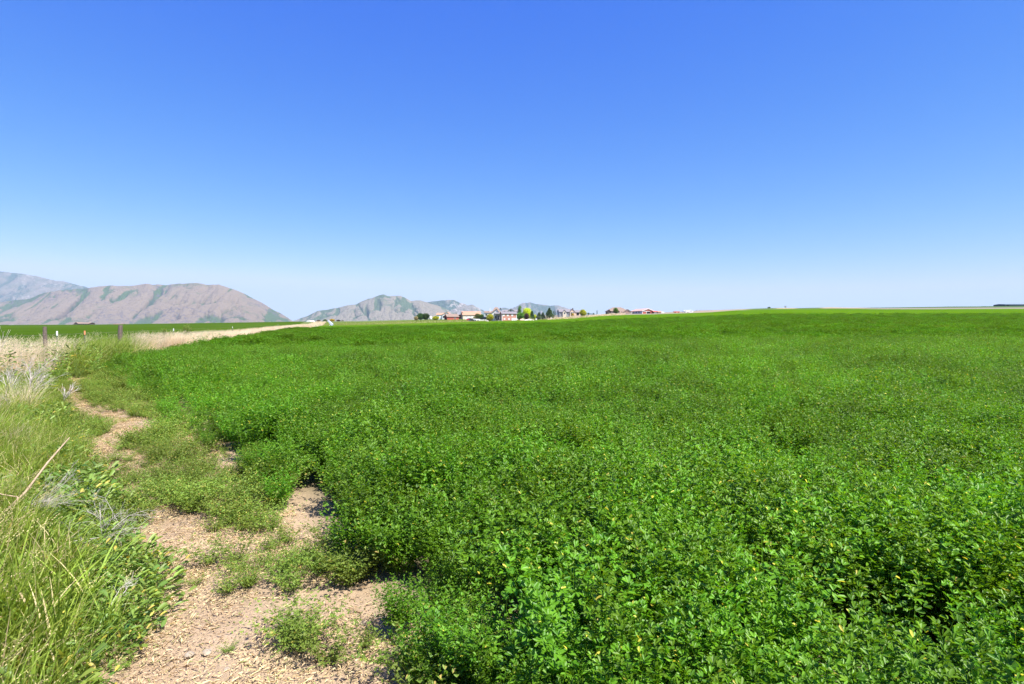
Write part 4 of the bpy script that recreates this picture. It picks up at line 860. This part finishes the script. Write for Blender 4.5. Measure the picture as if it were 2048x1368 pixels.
# dark green building at the right edge
r = rooted('shed', 'long low dark green metal shed cut by the right edge of the photo', 'shed', 2009, 520, 0, 611.6); q = 520/F
gable_x(r, 0, 105*q, 0, 12, 0, 2.1*q, 3.4*q, M_GREEN, M_GREEN, ov=.2); MB().box(4*q, 9*q, -.06, .0, 0, 1.9*q).build('door', M_BLACK, r)
MB().box(0, 105*q, -.26, -.21, 1.9*q, 2.2*q).build('gutter', M_BLUEW, r)
# far left farmhouse below the mountain
r = rooted('farmhouse', 'long dark brown farmhouse far away below the left mountain', 'house', 161, 700, -6, 650.2); q = 700/F
gable_x(r, -14*q, 18*q, 0, 9, 0, 2.8*q, 5.2*q, M_DARKW, M_ROOFB, ov=.6); gable_y(r, -12*q, -4*q, -1, 8, 0, 3*q, 5.8*q, M_DARKW, M_ROOFB); MB().box(-19*q, -14.2*q, 1, 7, -1, 1.6*q).build('annex', M_DARKW, r)
for x_ in (-1, 4, 9, 14): win(r, x_*q, .9, 1.3, 1.1, 0)
r = rooted('shed', 'low brown roofed shed on the horizon behind the wooden fence post', 'shed', 233, 720, 0, 650.3); q = 720/F
gable_x(r, -9*q, 11*q, 0, 8, 0, 1.2*q, 2.6*q, M_DARKW, mat('red_brown_roof', (.26,.15,.13), .8)); win(r, 0, .2, 1.2, .6, 0)
r = rooted('shed', 'tiny dark shed on the far horizon left of the fence posts', 'shed', 56, 640, 0, 653.2); q = 640/F
gable_x(r, -6*q, 7*q, 0, 6, 0, .9*q, 1.7*q, M_DARKW, M_DARKW); win(r, 5*q, .1, 1.2, .35, 0, M_WPANEL)
r = rooted('dome_barn', 'small white round roofed barn at the foot of the left mountain', 'barn', 617, 620, 0, 644.6); q = 620/F
arc = [(-4.2*q*math.cos(math.pi*i/14)*(1 if True else 0), 1.0*q+2.8*q*math.sin(math.pi*i/14)) for i in range(15)]
MB().prism([(-4.2*q,-1)]+arc+[(4.2*q,-1)], 0, 14).build('shell', M_WHITE, r); win(r, 0, 0, 2.6, 1.2, 0, M_WPANEL, 'door')

# ------------------------------------------------------------------ vehicles, fences and small things by the houses
M_TYRE = mat('tyre', (.02,.02,.02), .9, .1, .05); M_CARR = mat('red_car_paint', (.55,.04,.05), .25, .5, .02); M_CARK = mat('black_car_paint', (.02,.022,.03), .2, .5, .02); M_CARW = mat('white_car_paint', (.80,.80,.80), .3, .5, .02)
M_CHROME = mat('light_lens', (.6,.6,.6), .2, .5, .02)
def car(name, label, cat, px, Y, rz, basepy, paint, Lc=4.6, Hc=1.45, truck=False):
    r = rooted(name, label, cat, px, Y, rz, basepy); h = Lc/2
    if truck: prof = [(-h,.35),(h,.35),(h,.85),(h*.95,1.0),(h*.45,1.08),(h*.25,Hc+.35),(-h*.2,Hc+.35),(-h*.3,1.05),(-h,1.05)]; wn = [(h*.40,1.12),(h*.22,Hc+.22),(-h*.16,Hc+.22),(-h*.24,1.12)]
    else: prof = [(-h,.3),(h,.3),(h,.65),(h*.95,.8),(h*.45,.92),(h*.12,Hc),(-h*.5,Hc),(-h*.85,.95),(-h,.85)]; wn = [(h*.40,.95),(h*.12,Hc-.08),(-h*.48,Hc-.08),(-h*.75,.95)]
    MB().prism(prof, -.85, .85).build('body', paint, r); MB().prism(wn, -.87, -.853).build('window', M_GLASS, r); MB().prism(wn, .853, .87).build('window', M_GLASS, r)
    for sx in (-.62, .62):
        for sy in (-.84, .66):
            wv = [(sx*h+.34*math.cos(a*math.pi/8), .34+.34*math.sin(a*math.pi/8)) for a in range(16)]; w_ = MB().prism(wv, sy-.02, sy+.20).build('wheel', M_TYRE, r)
            wv = [(sx*h+.18*math.cos(a*math.pi/8), .34+.18*math.sin(a*math.pi/8)) for a in range(16)]; MB().prism(wv, sy-.035, sy-.021).build('rim', M_CHROME, w_)
    for sy in (-.6, .6): MB().box(h, h+.03, sy-.15, sy+.15, .62, .74).build('headlight', M_CHROME, r)
    return r
car('parked_car', 'red car parked in front of the cream house', 'car', 941, 338, 12, 641.4, M_CARR, 4.7, 1.5)
car('parked_car', 'black car parked in front of the red one, nearest the field', 'car', 944.5, 328, 8, 642.6, M_CARK, 4.3, 1.3)
car('pickup_truck', 'black pickup parked left of the big white house', 'pickup', 968, 345, -40, 639.6, M_CARK, 5.2, 1.5, True)
car('parked_car', 'white car right of the red one, nose hidden', 'car', 951.5, 338, 14, 641.6, M_CARW, 4.2, 1.4)
r = rooted('cargo_trailer', 'white box trailer in front of the cream house wall', 'trailer', 936.5, 350, 0, 639.3); q = 350/F
MB().box(-7*q, 7*q, 0, 2.4, .5, 6.0*q).build('box_body', M_CARW, r)
for sx in (-.6, .6):
    wv = [(sx+.36*math.cos(a*math.pi/8), .36+.36*math.sin(a*math.pi/8)) for a in range(16)]; MB().prism(wv, -.05, .15).build('wheel', M_TYRE, r)
MB().tube([(-7*q, 1.2, .55), (-8.6*q, 1.2, .5)], .06, 6).build('hitch', M_TYRE, r); win(r, 5*q, .8, .8, 1.0, 0, M_WPANEL, 'door')
# motor home
r = rooted('motorhome', 'white motorhome parked at the right end of the buildings', 'motorhome', 1377, 400, 3, 625.9); q = 400/F
MB().prism([(-10*q,.45),(9.5*q,.45),(9.5*q,4.4*q),(4*q,5.6*q),(-7.5*q,5.6*q),(-9.2*q,4.6*q),(-10.3*q,2.6*q)], 0, 2.6).build('body', M_CARW, r)
MB().prism([(-10.2*q,2.7*q),(-9.2*q,4.3*q),(-8.2*q,4.3*q),(-8.2*q,2.7*q)], -.05, -.01).build('window', M_GLASS, r)
for x_ in (-5.5, 3.5, 6.5): win(r, x_*q, 1.1, .8, .5, 0, frame=False)
for x_ in (-7.5, -1.2): MB().prism([(x_*q+.45*math.cos(a*math.pi/8), .40+.45*math.sin(a*math.pi/8)) for a in range(16)], -.06, .2).build('wheel', M_TYRE, r)
MB().box(4*q, 7*q, .8, 1.8, 5.6*q, 6.2*q).build('roof_unit', M_TRIM, r)
# orange wagon
r = rooted('farm_wagon', 'orange red box wagon on the skyline left of the motorhome', 'wagon', 1354, 402, 2, 626.3); q = 402/F
MB().prism([(-5.2*q,.55),(5.2*q,.55),(5.8*q,3.2*q),(-5.8*q,3.2*q)], 0, 2.4).build('bed', mat('orange_red_paint', (.80,.14,.03), .5), r); MB().box(-6*q, 6*q, -.04, 2.44, 3.2*q, 3.5*q).build('rail', M_REDW, r)
for x_ in (-3.5, 3.5): MB().prism([(x_*q+.42*math.cos(a*math.pi/8), .40+.42*math.sin(a*math.pi/8)) for a in range(16)], -.02, .2).build('wheel', M_TYRE, r)
# rail fences
def fence(name, label, px0, px1, Y, h, m, step, rails, t=.07, basepy=None):
    x0 = (px0-1024)*Y/F; x1 = (px1-1024)*Y/F; z_ = terr1((x0+x1)/2, Y) if basepy is None else EYE-(basepy-HOR)*Y/F
    r = empty(name, ((x0+x1)/2, Y, z_), 0, label=label, cat='fence'); hw = (x1-x0)/2; k = max(2, int((x1-x0)/step))
    for i in range(k+1):
        x = -hw+2*hw*i/k; MB().box(x-t, x+t, -t, t, -.6, h).build('post', m, r)
    for z in rails: MB().box(-hw, hw, -t-.03, -t-.002, z-rails[1]*.0-.5*(t*1.6), z+.5*(t*1.6)).build('rail', m, r)
fence('vinyl_fence', 'white vinyl fence left of the big white house', 950, 967.5, 352, 1.25, M_TRIM, 2.2, (.25,.5,.75,1.0,1.2), .12)
fence('vinyl_fence', 'white board fence right of the low red shed', 1318, 1328, 402, 1.2, M_TRIM, 2.0, (.25,.5,.75,1.0,1.15), .12)
fence('pasture_fence', 'grey wooden fence across the front of the tan hip roofed house', 1222, 1262, 396, 1.1, M_WOODF, 2.6, (.3,.6,.9,1.05), .10)
fence('metal_railing', 'black metal railing below the big white house', 974, 1003, 330, 1.15, M_CARK, 1.2, (.15,.6,1.1), .05)
fence('pasture_fence', 'thin dark fence along the tan strip on the right skyline', 1392, 1424, 430, 1.0, M_WOODF, 3.0, (.5,.95), .08)
fence('pasture_fence', 'faint wooden fence beneath the grey gabled house and skyline', 1112, 1210, 400, 1.1, M_WOODF, 4.0, (.5,.95), .07)
# pale piles by the trees
def pile(label, px, Y, wpx, hpx, m, seed, name='rock_pile', cat='rock pile'):
    q = Y/F; W = wpx*q/2; H = hpx*q; n1, n2 = 48, 12; vs = []; fs = []
    for i in range(n2):
        t = i/(n2-1)
        for j in range(n1):
            th = 2*math.pi*j/n1; x = math.cos(th)*W*(1-t); y = math.sin(th)*min(W, 3)*(1-t)
            vs.append((x, y, -.3+(H+.3)*(t**.6)*(.7+.6*float(fbm(np.array([x*.9+seed]), np.array([y*.9]), 3, seed)[0]))))
    for i in range(n2-1):
        for j in range(n1): fs.append((i*n1+j, i*n1+(j+1)%n1, (i+1)*n1+(j+1)%n1, (i+1)*n1+j))
    o = MB().add(vs, fs).build(name, m, None); o.location = at(px, Y); return tag(o, label, cat)
pile('brown earth mound left of the maroon tree', 1044, 350, 13, 4.5, mat('earth', (.50,.36,.26), .9, .1, .2, 1), 3, 'earth_mound', 'mound')
pile('long low pile of whitish rocks below the maroon tree', 1058, 335, 28, 2.6, mat('pale_rock', (.72,.62,.58), .9, .1, .25, 1.5), 6)
pile('whitish pile at the foot of the lime tree', 975, 332, 8, 2.4, mat('pale_rock_b', (.70,.60,.52), .9, .1, .2, 1.5), 9)
for px_, lb in ((1072.5, 'white post left of the spruces'), (1103, 'white box at the foot of the big pointed tree')):
    r = rooted('utility_box', lb, 'utility box', px_, 336, 0); MB().box(-.4, .4, 0, .6, -.3, 1.0).build('cabinet', M_WHITE, r); MB().box(-.46, .46, -.06, .66, 1.002, 1.09).build('lid', M_TRIM, r)
r = rooted('storage_tank', 'small white tank between the dark round trees and lime shrub', 'tank', 861.5, 372, 0); MB().tube([(0,0,-.2),(0,0,2.0),(0,0,2.3)], [.9,.9,.45], 14).build('tank_body', M_WHITE, r, True)
MB().tube([(0,0,2.3),(0,0,2.42)], .25, 10).build('cap', M_BLUEW, r)
# tilted grey panel on legs at the field corner
r = rooted('tilted_panel', 'slanting pale grey metal panel on dark legs at the field corner', 'panel', 660, 285, 0); q = 285/F
MB().prism([(-5*q, 11.5*q), (-3.2*q, 12*q), (5.4*q, 4.6*q), (4.6*q, 1.6*q), (2.0*q, 1.2*q)], 0, 1.4).build('panel', mat('pale_grey_metal', (.52,.54,.66), .45, .4, .04), r)
MB().tube([(2.2*q, .7, -.3), (2.0*q, .7, 1.7*q)], .09, 6).build('leg', M_BLACK, r); MB().tube([(-.6*q, .7, -.3), (.2*q, .7, 3.6*q)], .09, 6).build('leg', M_BLACK, r)
MB().box(-1.6*q, -.9*q, -.1, .1, -.3, 3.0*q).build('white_post', M_WHITE, r)

# ------------------------------------------------------------------ air
hm = bpy.data.materials.new('haze'); hm.use_nodes = True; n = hm.node_tree; n.nodes.clear()
pv = n.nodes.new('ShaderNodeVolumePrincipled'); pv.inputs['Color'].default_value = (.62,.78,1.0,1); pv.inputs['Density'].default_value = 4.6e-5; pv.inputs['Anisotropy'].default_value = 0
ou = n.nodes.new('ShaderNodeOutputMaterial'); n.links.new(pv.outputs[0], ou.inputs['Volume'])
ZL = float(GZ.min())-30
hz = MB().box(-20000, 20000, -16000, 20000, ZL, 1150).build('haze', hm); tag(hz, kind='stuff')
